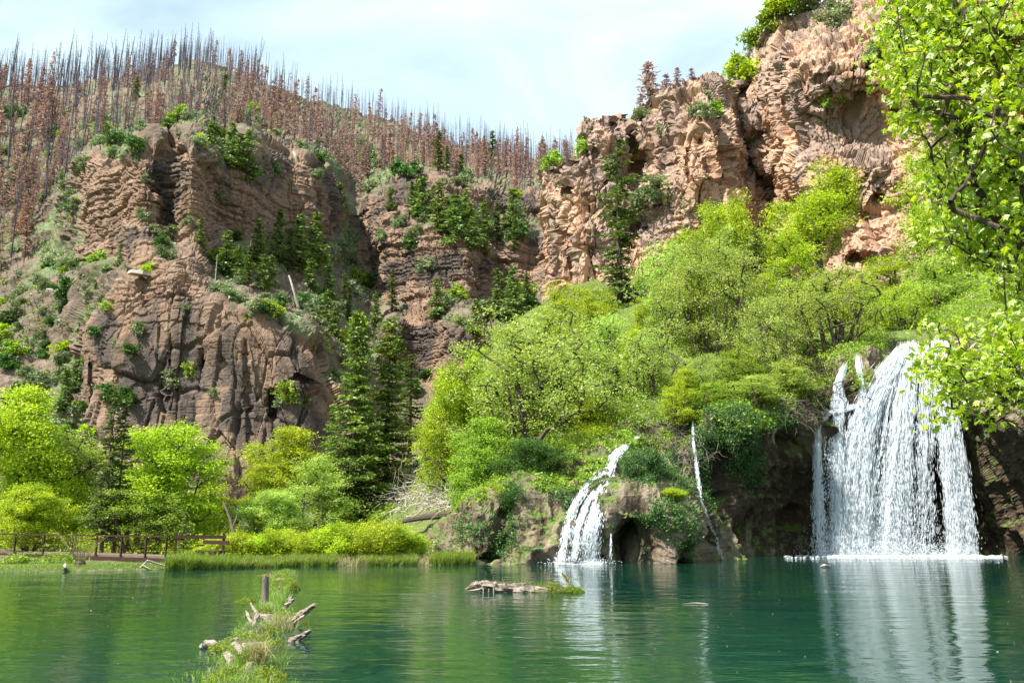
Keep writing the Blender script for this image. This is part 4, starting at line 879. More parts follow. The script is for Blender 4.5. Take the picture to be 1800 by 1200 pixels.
# green firs of the cliffs: px, base y, height px, mesh, place
ledge = 'on the bench between red cliff bands'; upper = 'on the brow of the upper red cliff'; mid = 'on the middle cliff bench'; gul = 'at the middle cliff foot'; brn = 'among scorched trees'; wst = 'on the brushy western slope'
firs = [(392,182,58,4,brn),(365,292,82,1,upper),(400,300,86,1,upper),(430,322,95,2,upper),(418,290,60,3,upper),(385,262,44,4,upper),
(345,440,55,2,ledge),(388,492,80,1,ledge),(410,505,66,3,ledge),(450,470,85,1,ledge),(490,458,95,2,ledge),(530,470,100,1,ledge),(556,474,104,1,ledge),(580,520,64,3,ledge),(458,520,62,3,ledge),(432,515,70,4,ledge),(510,470,80,4,ledge),(596,375,56,3,ledge),(478,500,56,3,ledge),(575,562,56,3,ledge),(605,545,66,4,ledge),(545,512,60,3,ledge),(590,600,60,3,ledge),(620,560,60,4,ledge),
(685,545,78,4,gul),(655,562,58,2,gul),(765,562,70,1,gul),(875,572,90,2,gul),(900,568,98,1,gul),(830,598,66,1,gul),(925,560,70,4,gul),
(740,388,80,3,mid),(770,402,80,1,mid),(800,432,92,3,mid),(825,440,84,1,mid),(852,408,60,3,mid),(872,428,74,4,mid),(900,408,74,3,mid),(785,415,70,3,mid),(760,380,56,2,mid),(815,392,60,1,mid),(720,372,50,2,mid),(838,432,60,3,mid),(735,372,72,4,mid),(685,372,40,3,mid),(850,450,50,3,mid),(905,445,66,4,mid),
(770,302,76,4,brn),(785,305,50,4,brn),(866,298,70,4,brn),(955,300,56,1,brn),(808,312,40,3,brn),(240,190,56,4,brn),(850,290,50,4,brn),
(216,482,48,2,wst),(105,712,72,3,wst),(140,640,40,3,wst),(125,690,60,3,wst)]
words_ = ['first','second','third','fourth','fifth','sixth','seventh','eighth','ninth','tenth','eleventh','twelfth','thirteenth','fourteenth','fifteenth','sixteenth','seventeenth','eighteenth','nineteenth','twentieth','twenty-first']
from collections import defaultdict
byp = defaultdict(list)
for f in firs: byp[f[4]].append(f)
for w, fl in byp.items():
    for k, (px, by, h, m, _) in enumerate(sorted(fl)):
        b = far.at(float(px), float(by)); hm = h/F*b[1]*1.08; look = {1: 'dense green fir', 2: 'slim green fir', 3: 'bushy broad green pine', 4: 'narrow ragged olive fir'}[m]
        conifer('fir%d' % m, b, hm, 1.3, '%s, %s from the west %s' % (look, words_[k], w), M_needle_f if m != 4 else M_needle_t, name='fir_tree', group='green firs '+w)
for px, by, h, lb in ((430,500,78,'tall bleached bare snag among the firs on the wooded bench'),(372,520,70,'thin bleached snag standing at the west end of the wooded bench'),(1112,560,60,'pale dead pole beside the ragged old fir')):
    b = far.at(float(px), float(by)) if px < 1000 else P(px, by, 79)
    o = link('dead_snag', mesh_np('wood', *(lambda a: (a[0], [a[1]]))(snag_arrays(px, 10, .16, 30))), [M_dead], loc=b); o.scale = [h/F*b[1]/10]*3; tag(o, lb, 'tree')
b = far.at(44., 415.); o = conifer('fir2', b, 68/F*b[1], 1.2, 'single bright orange-brown dead conifer low on the burned slope', mat_leaf('needle_orange', (0.20, 0.10, 0.04), (0.40, 0.20, 0.08), .3, 0), name='dead_conifer')
for px, by, an, L, lb in ((520,560,1.25,62,'white fallen trunk leaning steeply below the wooded bench'),(518,275,-1.9,32,'short white trunk leaning over the brow of the upper red cliff'),(125,530,.5,30,'pale log lying on the brushy slope west of the cliff')):
    a = far.at(float(px), float(by)); d = a[1]; e = a+np.array([-math.cos(an)*L/F*d, -1.2, math.sin(an)*L/F*d]); mb = MB(); tube(mb, spline([a-[0, 1.0, 0], (a+e)/2+[0, -1.0, .4], e], 8), np.linspace(.30, .12, 8)*d/150, 6, px, .2); tag(mb.build('fallen_log', M_dead), lb, 'log')
# pale slab ledge
b = far.at(250., 492.); mb = MB(); v = .62*np.array([(-2.6,-1.6,0),(-1.2,-2.6,.1),(1.6,-2.2,-.2),(2.8,-.4,-.1),(1.8,1.8,.1),(-1.6,1.6,.3),(-2.4,-1.2,1.0),(-1.0,-2.2,1.0),(1.5,-1.9,.8),(2.4,-.4,.7),(1.6,1.6,1.0),(-1.4,1.4,1.3)])
mb.add(v, [[0,1,7,6],[1,2,8,7],[2,3,9,8],[3,4,10,9],[4,5,11,10],[5,0,6,11]]); mb.add(v[6:], [[0,1,2,3,4,5]]); mb.add(v[:6], [[5,4,3,2,1,0]])
t = NT('pale_slab'); n_ = t.noise(1.5, detail=5); M_slab = t.out(t.pbr(t.mix(n_, (0.26,0.22,0.18), (0.44,0.39,0.33)), .9, t.bump(n_, .8, .2)))
tag(mb.build('slab_rock', M_slab, loc=b+[0, -1.0, .3]), 'flat pale slab jutting over the notch in the red cliff', 'rock')
# shrubs on the mountain
hb = [leafy_mesh(seed=600+q, H=2.0, Wd=2.8, nb=6, n=34, per=22, ls=.34, cr=.34, stems=4, base=.12, root_r=.05, low=True, sides=3) for q in range(4)]
hbm = [join2(a, b_, 'shrub') if all(len(p.vertices) == 4 for p in a.polygons) else None for a, b_ in hb]
SHM = {}
def hill_shrub(b, s, mat, label, group):
    k = (int(r.integers(4)), mat.name)
    if k not in SHM:
        m = hbm[k[0]].copy(); m.materials.append(M_barkg); m.materials.append(mat); SHM[k] = m
    o = link('shrub', SHM[k], SHM[k].materials[:], loc=b-[0, 0, .15*s]); o.scale = (s, s*r.uniform(.8, 1.2), s*r.uniform(.7, 1.1)); o.rotation_euler = (0, 0, r.uniform(0, 6.28)); tag(o, label, 'shrub', group)
n_ = 0
while n_ < 290:
    px = r.uniform(0, 955); py = r.uniform(200, 790)
    if py < rdg(px)+60 or (px > 560 and py > 700): continue
    rk = far.rk(px, py)[0]; nz_ = far.nz(px, py)[0]
    if rk > 0.6 and r.random() > 0.16: continue
    q = fbm(np.array([[px/60, py/40, 0]]), 2, 55)[0]
    if q < -0.15: continue
    b = far.at(px, py); u = r.random()
    mat = M_leaf_s if u < .62 else (M_leaf_d if u < .86 else (M_leaf_m if u < .97 else M_leaf_y))
    c_ = {'leaf_sage': 'gray-green sage shrub', 'leaf_dark_green': 'dark green shrub', 'leaf_mid_green': 'fresh green shrub', 'leaf_yellow_green': 'bright yellow-green shrub'}[mat.name]
    w = wst if px < 200 and py > 330 else ledge if 200 <= px < 640 and py > 400 else upper if px < 640 else mid if py < 480 else gul
    hill_shrub(b, r.uniform(.7, 1.5)*b[1]/150*(1.25 if mat != M_leaf_s else 1), mat, c_+' growing '+w, c_+'s '+w); n_ += 1
def clumps(sheet, n, xr, yf, test, size, per, ls, seed, mat, name, label, up=.3, cat='undergrowth', lift=.4, surf=None):
    rr = np.random.default_rng(seed); px = rr.uniform(*xr, n*3); lo, hi = yf(px); py = lo+(hi-lo)*rr.random(n*3); ok = test(px, py, rr); px, py = px[ok][:n], py[ok][:n]
    X = sheet.at(px, py)+[0, 0, lift*size]; mb = MB(); sc = X[:, 1]*size
    leaf_cloud(mb, X, sc, per, ls, seed, up=up, flat=.6)
    me = mb.mesh(name); tag(link(name, me, [mat]), label, cat, kind='stuff')
clumps(far, 8500, (-60, 960), lambda x: (rdg(x)+5, np.where(x > 560, 700, 880)), lambda x, y, rr: (far.rk(x, y) < .5) & (fbm(np.stack([x/45, y/30, 0*x], -1), 3, 66) > -.12+.25*rr.random(len(x))), .0028, 11, .62, 301, M_leaf_s, 'sage_undergrowth', 'low sage and brush scattered over the burned mountain slopes')
clumps(far, 2600, (-60, 960), lambda x: (rdg(x)+5, np.where(x > 560, 700, 880)), lambda x, y, rr: (far.rk(x, y) < .75) & (fbm(np.stack([x/35, y/25, 0*x+7], -1), 3, 67) > .12), .0026, 11, .55, 302, M_leaf_m, 'green_undergrowth', 'fresh green brush patches on the mountain ledges')
# on the canyon cliff
top = poly(cliff_top)
for px, py, s, m, lb in [(1252,180,1.0,0,'sage shrub on the ledge of the pillar top'),(1240,200,.8,0,'smaller sage shrub below the pillar top ledge'),(1118,202,1.0,0,'gray-green shrub in the saddle of the pillar cliff'),(1152,225,.9,0,'sage shrub beneath the saddle of the pillar cliff'),(1218,190,.7,0,'sage tuft at the head of the dark crack'),
    (1300,140,1.6,1,'bright shrub wedged in the notch between pillar and tall cliff'),(1312,110,1.5,1,'tall green shrub hanging on the tall cliff corner'),(1330,78,1.4,2,'olive shrub on the corner of the tall cliff'),(1350,62,1.6,2,'leafy shrub on the shoulder of the tall cliff'),(1378,30,1.8,1,'green bush on the skyline shoulder of the tall cliff'),(1372,14,1.8,1,'bush sprouting highest on the shoulder of the tall cliff'),(1405,22,1.8,2,'pale green bush on the skyline brow of the tall cliff'),(1430,8,1.6,0,'sage bush on the brow of the tall cliff'),(1465,40,1.6,0,'sage bush on the upper ledge of the tall cliff'),(1468,25,1.4,0,'second sage bush on the upper ledge of the tall cliff'),
    (1530,115,1.2,0,'shrub clinging near the overhanging maple on the tall cliff'),(1460,190,.9,2,'tiny shrub in the dark gray hollow of the tall cliff'),(1150,350,1.6,0,'sage bush in the fissure of the pillar cliff'),(1140,385,1.6,0,'gray-green bush low in the fissure of the pillar cliff'),(1120,285,1.1,2,'small green shrub in the fissure'),(1262,200,.8,2,'green tuft on the jointed buttress'),(1320,255,1.2,0,'sage bush in the gully of the cliffs'),(968,292,1.0,2,'green tuft on the low west shoulder of the pillar cliff'),(1017,262,.9,2,'green tuft on the step of the pillar cliff')]:
    hill_shrub(cliff.at(float(px), float(max(py, top(px)+2)))+[0, -.2, 0], s*1.15, [M_leaf_s, M_leaf_y, M_leaf_m][m], lb, None)
clumps(cliff, 700, (960, 1800), lambda x: (np.maximum(top(x), 0)+1, np.where(x < 1300, 420, 300)), lambda x, y, rr: fbm(np.stack([x/40, y/40, 0*x+3], -1), 3, 68) > .22, .0022, 14, .22, 303, M_leaf_s, 'cliff_plants', 'small sage and grass tufts lodged on the canyon cliff ledges')
for px, ty, h, lb in ((1145,172,62,'tallest scorched pine on the skyline of the pillar cliff'),(1118,188,40,'small reddish dead tree left of the saddle on the pillar skyline'.replace('left of','west of')),(1172,165,36,'low reddish dead tree east of the tall scorched pine'),(1192,152,32,'reddish dead bush near the pillar summit'),(1218,142,24,'gray bare bush on the pillar summit'),(1320,118,46,'purple-gray dead tree clinging at the corner of the tall cliff')):
    b = cliff.at(float(px), float(top(px)+1)); me = RUM[px % 5].copy()
    o = link('scorched_pine', me, me.materials[:], loc=b-[0, 0, .4]); s = h/F*b[1]*1.15/13; o.scale = (s*2.6, s*2.6, s); o.rotation_euler = (0, .06, r.uniform(0, 6)); tag(o, lb, 'tree')
# ------------------------------------------------------------------ undergrowth on the wooded slope and banks
r = np.random.default_rng(99)
ttop = trav.top
clumps(trav, 4200, (650, 1820), lambda x: (ttop(x)+2, np.interp(x, [650, 760, 850, 1000, 1100, 1240, 1400, 1480, 1700, 1900], [925, 880, 850, 815, 755, 725, 705, 640, 600, 560])), lambda x, y, rr: ~((x > 690) & (x < 790) & (y > 780)) & ~((x > 1555) & (x < 1700) & (y > 585)) & (rr.random(len(x)) < .9), .0065, 22, .14, 401, M_leaf_m, 'slope_undergrowth', 'waist-high green brush covering the slope over the travertine wall', lift=20)
clumps(trav, 1500, (800, 1800), lambda x: (np.interp(x, [800, 1000, 1240, 1430, 1800], [850, 800, 700, 650, 560]), np.interp(x, [800, 1000, 1100, 1240, 1400, 1480, 1800], [900, 880, 800, 775, 740, 690, 640])), lambda x, y, rr: fbm(np.stack([x/30, y/20, 0*x], -1), 3, 71) > -.05, .0055, 22, .12, 402, M_leaf_m, 'brow_grass', 'grassy brush along the brow of the wall', lift=6)
# ivy and ferns on the wall
ivy_spots = [(1285,770,46,60),(1265,745,60,40),(1310,810,26,46),(1130,825,40,42),(1165,800,30,24),(1195,850,20,30),(1185,905,26,50),(1150,905,20,30),(1190,960,10,26),(990,880,24,16),(905,930,10,50),(1330,740,60,20),(1230,790,20,60),(1215,735,30,30),(1245,860,14,40),(820,930,26,20),(880,960,12,30),(1250,820,20,50),(1390,735,40,16)]
cen = []; 
for cx, cy, rx, ry in ivy_spots:
    k = int(rx*ry/9); a = r.uniform(0, 2*PI, k); q = r.random(k)**.6; px, py = cx+np.cos(a)*q*rx, cy+np.sin(a)*q*ry; cen.append(trav.at(px, py)+[0, -.12, 0])
cen = np.concatenate(cen); mb = MB(); leaf_cloud(mb, cen, .16, 16, .095, 411, up=.1, flat=1, droop=.5)
tag(link('hanging_ivy', mb.mesh('ivy'), [M_ivy]), 'ivy and ferns draped over the dark travertine wall', 'ivy', kind='stuff')
clumps(trav, 900, (760, 1240), lambda x: (np.full_like(x, 850), np.full_like(x, 975)), lambda x, y, rr: fbm(np.stack([x/14, y/14, 0*x], -1), 3, 72) > .14, .0022, 16, .07, 403, M_ivy, 'wall_moss', 'moss and small ferns growing on the boulders at the waterline', lift=0, up=.1)
# hanging roots and bare twigs at the lips
def twigs(n, spot, length, rad, seed, droop, mat, name, label, cat):
    rr = np.random.default_rng(seed); S0, S1, R0, R1 = [], [], [], []
    for k in range(n):
        cx, cy, rx, ry = spot[rr.integers(len(spot))]; p = trav.at(cx+rr.normal(0, rx*.5), cy+rr.normal(0, ry*.5))+[0, -.15, 0]; d = norm(rr.normal(size=3)*[1, .6, .7]+[0, -.4, 0]); L = length*rr.uniform(.4, 1.2); m = 5
        for q in range(m):
            e = p+d*L/m; S0.append(p); S1.append(e); R0.append(rad*(1-q/m)+.003); R1.append(rad*(1-(q+1)/m)+.003); p = e; d = norm(d+rr.normal(0, .28, 3)+[0, 0, -droop])
    V, F = frusta(S0, S1, R0, R1, 4); me = mesh_np(name, V, [F]); tag(link(name, me, [mat]), label, cat, kind='stuff')
twigs(240, [(1440,680,60,30),(1400,720,40,20),(1430,650,30,20)], 1.6, .022, 5, .25, M_bark, 'tangled_roots', 'tangle of dark exposed roots beside the big waterfall lip', 'roots')
twigs(160, [(1190,760,60,30),(1160,740,50,20),(1205,800,30,30)], 1.5, .012, 6, .15, M_barkg, 'bare_twigs', 'pale bare twigs sprawling over the trickle', 'twigs')
twigs(130, [(1680,610,60,50),(1740,620,60,60)], 1.5, .014, 8, .5, M_barkg, 'hanging_roots', 'gray roots hanging beside the crest of the big waterfall', 'roots')
# brushwood on the bank at the gully mouth
twigs(420, [(740,850,50,40),(770,880,40,30),(720,830,40,30),(700,880,30,30)], 1.8, .022, 7, .03, M_dead, 'brushwood_litter', 'gray litter of broken sticks on the bank between spruces and boulder', 'brushwood')
for k in range(16):
    px, py = r.uniform(690, 790), r.uniform(812, 895); a = trav.at(px, py)+[0, -.3, .25]; an = r.uniform(-.9, .5); L = r.uniform(1.2, 3.2); e = a+np.array([math.cos(an)*L, r.uniform(-.6, .2), -math.sin(an)*L*.55])
    mb = MB(); m_ = (a+e)/2+r.normal(0, .12, 3); tube(mb, spline([a, m_, e], 7), np.linspace(.055, .018, 7)*r.uniform(.7, 1.5), 6, k, .3)
    tag(mb.build('fallen_branch', M_dead), 'bleached broken branch lying on the brushwood bank between spruces and boulder', 'branch', 'bleached branches on the brushwood bank')
a, e = P(668, 925, 38), P(795, 903, 37.2); mb = MB(); tube(mb, spline([a, (a+e)/2+[0, 0, .08], e], 14), np.linspace(.09, .17, 14), 8, 3, .25); tag(mb.build('fallen_log', M_bark), 'long dark fallen log bridging from the spruces to the mossy boulder', 'log')
a, e = P(1130, 612, 43), P(1205, 640, 41); mb = MB(); tube(mb, spline([a, P(1165, 615, 42), P(1190, 628, 41.5), e], 14), np.linspace(.02, .06, 14), 6, 3, .2); tag(mb.build('bare_branch', M_bark), 'dark bare branch arching out of the pale willows', 'branch')
# ------------------------------------------------------------------ waterfalls
t = NT('falling_water'); d_ = t.pbr((0.92, 0.95, 0.97), .35, None, .5); tl = t.n('ShaderNodeBsdfTranslucent'); tl.inputs[0].default_value = (.92, .96, 1, 1); m_ = t.n('ShaderNodeMixShader'); m_.inputs[0].default_value = .35; t.t.links.new(d_, m_.inputs[1]); t.t.links.new(tl.outputs[0], m_.inputs[2]); m_.inputs[0].default_value = .5; M_fall = t.out(m_.outputs[0])
def drops(cen, dirs, L, Wd, tone=None):
    n = len(cen); a = norm(dirs); ref = np.array([[0.3, 1, .2]]); b = norm(np.cross(a, ref)); c = np.cross(a, b)
    V = np.stack([cen-a*L[:, None]/2]+[cen+(b*math.cos(q)+c*math.sin(q))*Wd[:, None]/2 for q in (0.3, 2.39, 4.49)]+[cen+a*L[:, None]/2], 1).reshape(-1, 3)
    f = np.array([[0, 2, 1], [0, 3, 2], [0, 1, 3], [4, 1, 2], [4, 2, 3], [4, 3, 1]]); return V, (f[None]+(np.arange(n)*5)[:, None, None]).reshape(-1, 3)
def stream(path, n, seed, spread=1.0, lmax=.85, wd=.036, fan=.0, dens=1.0):
    """path rows: px, py, depth, half width px"""
    rr = np.random.default_rng(seed); pt = np.array(path, float); s = np.concatenate([[0], np.cumsum(np.hypot(np.diff(pt[:, 0]), np.diff(pt[:, 1])))]); s /= s[-1]
    T = rr.random(n)**dens; f = rr.normal(0, .45, n)
    # threads inside the stream keep a steady offset, loose drops wander
    th = rr.normal(0, .5, 26); pick = rr.random(n) < .66; f = np.where(pick, th[rr.integers(0, 26, n)]+rr.normal(0, .035, n), f)*spread
    q = lambda T_: np.stack([np.interp(T_, s, pt[:, k]) for k in range(4)], -1)
    A = q(T); B = q(np.minimum(T+.02, 1)); C_ = P(A[:, 0]+f*A[:, 3], A[:, 1], A[:, 2]); E = P(B[:, 0]+f*B[:, 3], B[:, 1]+1, B[:, 2]); d = E-C_
    C_ = C_+rr.normal(0, 1, (n, 3))*np.array([.02, .16, .02])*(.3+T[:, None]); L = rr.uniform(.05, lmax, n)*(1.15-.72*T)**1.5+.03; w = wd*rr.uniform(.45, 1.25, n)*(1-.25*T)
    d = norm(d)+rr.normal(0, .04, (n, 3))*(.4+1.6*T[:, None]); ok = C_[:, 2] > -.02; return drops(C_[ok], d[ok], L[ok], w[ok])
def fall_obj(name, parts, label, veils=()):
    root = empty(name, parts[0][2], label, 'waterfall')
    for k, (nm, arr, _o) in enumerate(parts):
        mb = MB()
        for V, F in arr: mb.add(V-np.asarray(root.location), F)
        o = mb.build(nm, M_fall, root); o['kind'] = 'stuff'
    if veils:
        mb = MB()
        for k, v in enumerate(veils): veil(mb, v[0], 5+k, wide=v[1], dens=v[2])
        mb.V = [v-np.asarray(root.location) for v in mb.V]; mb.build('veil', M_veil, root, True)
    return root
def dd(py): return np.interp(py, [605, 640, 700, 760, 975], [41.3, 40.7, 40.3, 40.1, 39.9])
mk = lambda pts_: [(x, y, float(dd(y)), w) for x, y, w in pts_]
big = [stream(mk([(1586,614,12),(1572,640,20),(1553,668,22),(1530,715,24),(1514,770,28),(1506,850,34),(1500,978,40)]), 19000, 1, wd=.036),
 stream(mk([(1600,610,14),(1594,660,18),(1586,720,20),(1577,800,24),(1570,880,30),(1564,978,38)]), 18000, 2, wd=.036),
 stream(mk([(1630,614,20),(1628,700,20),(1624,780,22),(1622,870,22),(1620,978,26)]), 2900, 3, wd=.032),
 stream(mk([(1655,606,16),(1660,700,17),(1668,780,16),(1679,870,18),(1689,978,22)]), 9500, 4, wd=.034),
 stream(mk([(1664,618,7),(1674,720,8),(1688,800,9),(1700,880,10),(1709,978,13)]), 3600, 5),
 stream(mk([(1483,648,5),(1478,660,6),(1474,680,8),(1476,712,14),(1474,745,9),(1471,850,8),(1470,978,11)]), 2500, 6),
 stream(mk([(1512,712,14),(1480,722,10),(1450,728,8),(1437,750,4),(1438,850,6),(1442,978,12)]), 2500, 7),
 stream(mk([(1508,634,4),(1512,660,5),(1514,700,6),(1511,740,8),(1506,800,12)]), 1300, 8),
 stream(mk([(1575,740,60),(1572,850,90),(1572,978,118)]), 3000, 9, lmax=.22, wd=.034),
 stream(mk([(1460,760,14),(1462,860,22),(1466,978,34)]), 1500, 10, lmax=.16, wd=.032)]
o_ = P(1570, 974, 40.2); o_[2] = 0
t = NT('water_veil'); vn = t.noise(1.0, t.mapping((9, 9, .55)), 6, .65, .3); vn2 = t.noise(1.0, t.mapping((26, 26, 5)), 4, .7); va = t.attr('rnd')
al = t.rng(t.math('ADD', t.math('ADD', vn, t.math('MULTIPLY', vn2, .45)), t.math('MULTIPLY', va, .30)), .72, 1.02)
tb = t.n('ShaderNodeBsdfTransparent'); tw = t.n('ShaderNodeBsdfDiffuse'); tw.inputs[0].default_value = (.93, .95, .97, 1); tt_ = t.n('ShaderNodeBsdfTranslucent'); tt_.inputs[0].default_value = (.93, .95, .97, 1)
ms = t.n('ShaderNodeMixShader'); ms.inputs[0].default_value = .5; t.t.links.new(tw.outputs[0], ms.inputs[1]); t.t.links.new(tt_.outputs[0], ms.inputs[2]); mv = t.n('ShaderNodeMixShader'); t.t.links.new(al, mv.inputs[0]); t.t.links.new(tb.outputs[0], mv.inputs[1]); t.t.links.new(ms.outputs[0], mv.inputs[2]); M_veil = t.out(mv.outputs[0])
def veil(mb, path, seed, off=.1, wide=1.0, dens=1.0):
    pt = np.array(path, float); m, k = 70, 15; s = np.concatenate([[0], np.cumsum(np.hypot(np.diff(pt[:, 0]), np.diff(pt[:, 1])))]); s /= s[-1]; T = np.linspace(0, 1, m); q = np.stack([np.interp(T, s, pt[:, c]) for c in range(4)], -1); f = np.linspace(-1, 1, k)
    pr = vnoise(np.stack([f*2.2+seed, 0*f, 0*f], -1), seed)
    G = P(q[:, None, 0]+f[None]*q[:, None, 3]*wide, q[:, None, 1]+0*f[None], q[:, None, 2]+off+(pr[None]-.5)*.35+.1*f[None]**2)
    G[..., 2] = np.maximum(G[..., 2], 0.0); i = np.arange(m*k).reshape(m, k); Fq = np.stack([i[:-1, :-1], i[1:, :-1], i[1:, 1:], i[:-1, 1:]], -1).reshape(-1, 4)
    rn = (np.clip(1-np.abs(f[:-1]+1/k)**2.5, 0, 1)[None]*(dens-.35*T[:-1, None])).ravel(); mb.add(G.reshape(-1, 3), Fq, rn)
spray = np.random.default_rng(3); n_ = 9000; px = np.concatenate([spray.normal(1540, 50, n_//2), spray.uniform(1440, 1722, n_//2)]); cb = P(px, 974, 40.0+spray.normal(0, .35, n_)); cb[:, 2] = np.abs(spray.normal(0, .26, n_))*np.where(spray.random(n_) < .35, 2.8, 1); sprv = drops(cb, spray.normal(size=(n_, 3)), spray.uniform(.02, .06, n_), spray.uniform(.02, .045, n_))
fall_obj('waterfall', [('cascade', big, o_), ('spray', [sprv], o_)], 'big white waterfall pouring in several curtains over the travertine lip',
 veils=[(mk([(1586,614,14),(1572,640,22),(1553,668,25),(1530,715,26),(1514,770,32),(1506,850,38),(1500,978,46)]), 1.05, 1.1), (mk([(1600,610,14),(1594,660,18),(1586,720,22),(1577,800,26),(1570,880,34),(1564,978,42)]), 1.05, 1.1), (mk([(1655,606,16),(1660,700,17),(1668,780,17),(1679,870,20),(1689,978,26)]), 1.05, .9), (mk([(1480,652,5),(1474,680,9),(1476,712,16),(1474,745,10),(1471,800,8)]), 1., .5)])
def onwall(pts_, off=.22): return [(x, y, float(trav.at(float(x), float(y))[1])-off, w) for x, y, w in pts_]
sm = [stream(onwall([(1118,768,5),(1104,780,6),(1088,792,9),(1072,815,10),(1062,850,12),(1052,890,13),(1040,930,15),(1032,985,20)]), 6800, 21, wd=.030, lmax=.4),
 stream(onwall([(1080,800,8),(1050,835,9),(1028,860,8),(1008,890,8),(996,930,8),(986,985,11)]), 3000, 22, wd=.026, lmax=.35),
 stream(onwall([(1076,810,8),(1054,850,7),(1030,890,6),(1016,930,7),(1008,985,9)]), 2400, 23, wd=.026, lmax=.35),
 stream([(1074,938,33,.8),(1073,985,33,1.2)], 120, 24, wd=.02, lmax=.15)]
n_ = 1300; px = spray.normal(1018, 24, n_); cb = P(px, 988, 33.2+spray.normal(0, .25, n_)); cb[:, 2] = np.abs(spray.normal(0, .10, n_)); sprs = drops(cb, spray.normal(size=(n_, 3)), spray.uniform(.02, .06, n_), spray.uniform(.02, .05, n_)); os_ = P(1018, 988, 33.3); os_[2] = 0
fall_obj('waterfall', [('cascade', sm, os_), ('spray', [sprs], os_)], 'small waterfall fanning down the rock beside the boulder lobe with the cave',
 veils=[(onwall([(1118,768,5),(1104,780,6),(1088,792,9),(1072,815,10),(1062,850,12),(1052,890,13),(1040,930,15),(1032,985,20)], .15), 1., 1.0), (onwall([(1080,800,8),(1050,835,9),(1028,860,8),(1008,890,8),(996,930,8),(986,985,11)], .15), 1., .7)])
tri = [stream(onwall([(1218,742,2),(1219,775,2.2),(1223,810,2.5),(1228,850,3),(1230,880,2.5),(1240,905,3),(1254,940,3),(1268,984,4)], .18), 2200, 31, wd=.018, lmax=.4)]
ot = P(1268, 983, 36.4); ot[2] = 0
fall_obj('waterfall', [('cascade', tri, ot)], 'thin single trickle of water running down the wall between the two falls')
# foam on the pond under the falls
def foam(name, xs, D, sx, n, label, seed):
    rr = np.random.default_rng(seed); px = rr.uniform(*xs, n); Dd = D+rr.normal(0, sx, n); c = P(px, 975, Dd); c[:, 2] = 0.01; mb = MB()
    k = 6; th = np.arange(k)/k*2*PI; R_ = rr.uniform(.03, .10, n)*(1-.5*np.abs(Dd-D)/(3*sx)); h = R_*rr.uniform(.25, .6, n)
    ring = np.stack([np.cos(th), np.sin(th)*.8, 0*th-.0], -1)
    V = np.concatenate([c[:, None]+ring[None]*R_[:, None, None], c[:, None]+ring[None]*R_[:, None, None]*.6+np.array([0, 0, 1])*h[:, None, None]*.75, (c+np.array([0, 0, 1])*h[:, None])[:, None]], 1)
    i = np.arange(k); j = (i+1) % k; o = (np.arange(n)*(2*k+1))[:, None, None]
    q = (np.stack([i, j, j+k, i+k], 1)[None]+o).reshape(-1, 4); tr = (np.stack([i+k, j+k, np.full(k, 2*k)], 1)[None]+o).reshape(-1, 3)
    me = mesh_np(name, V.reshape(-1, 3), [tr, q], smooth_sh=True); tag(link(name, me, [M_fall]), label, 'foam', kind='stuff')
foam('foam', (1438, 1722), 40.0, .30, 5200, 'white foam boiling at the foot of the big waterfall', 1)
foam('foam', (978, 1056), 33.2, .22, 1100, 'white foam at the foot of the small waterfall', 2)
foam('foam', (1380, 1770), 39.0, .9, 420, 'scattered foam flecks drifting off the big waterfall', 3)
# ------------------------------------------------------------------ boardwalk on the west shore
t = NT('rust_steel'); n_ = t.noise(9, detail=5); M_steel = t.out(t.pbr(t.mix(n_, (0.028, 0.013, 0.010), (0.06, 0.027, 0.019)), .8, t.bump(n_, .3, .01)))
t = NT('old_timber'); n_ = t.noise(5, t.mapping((1, 8, 8)), 5); M_timber = t.out(t.pbr(t.mix(n_, (0.13, 0.10, 0.07), (0.24, 0.19, 0.14)), .9, t.bump(n_, .5, .01)))
def bwx(px, D): return float((px-900)/F*D/(cp-(600-975)/F*sp))
A0 = np.array([bwx(-60, 37.2), 37.2, 0]); A1 = np.array([bwx(294, 31.6), 31.6, 0]); ux = (A1-A0)/np.linalg.norm(A1-A0); uy = np.array([ux[1]*-1, ux[0], 0]); LBW = np.linalg.norm(A1-A0); az = math.atan2(ux[1], ux[0])
rail = empty('railing', A0+[0, 0, .20], 'long rust-brown steel railing with cable infill along the boardwalk', 'railing')
O_ = np.asarray(rail.location)
def seg(mb, s0, s1, z0, z1, w, rnd=.5, off=0.): boxm(mb, A0+ux*(s0+s1)/2+uy*off+[0, 0, (z0+z1)/2]-O_, (abs(s1-s0), w, z1-z0), az, rnd)
def rs(px):  # distance along the walk of a photo column
    k = (px-900)/F/(cp-(600-975)/F*sp); return float((k*A0[1]-A0[0])/(ux[0]-k*ux[1]))
mb = MB(); seg(mb, 0, LBW, 1.02, 1.07, .09); mb.build('top_rail', M_steel, rail)
mb = MB(); seg(mb, 0, LBW, .20, .24, .05); mb.build('bottom_rail', M_steel, rail)
for px in (-55, 24, 75, 125, 168, 212, 255, 291): mb = MB(); s_ = rs(px); seg(mb, s_-.03, s_+.03, .1, 1.018, .06); mb.build('post', M_steel, rail)
for k in range(8): mb = MB(); z = .32+k*.085; V, F_ = frusta([A0+[0, 0, z]-O_], [A1+[0, 0, z]-O_], [.004], [.004], 4); mb.add(V, F_); mb.build('cable', M_steel, rail)
deck = empty('boardwalk', A0, 'low boardwalk with deep rust-brown edge beam on the west shore', 'boardwalk'); O_ = np.asarray(deck.location)
for a, b_, lb in ((0, rs(95), None), (rs(95)+.01, rs(150), None), (rs(150)+.02, rs(252), None), (rs(252)+.01, LBW, None)): mb = MB(); seg(mb, a, b_, -.05, .28, .07); mb.build('edge_beam', M_steel, deck)
npl = int(LBW/.145)
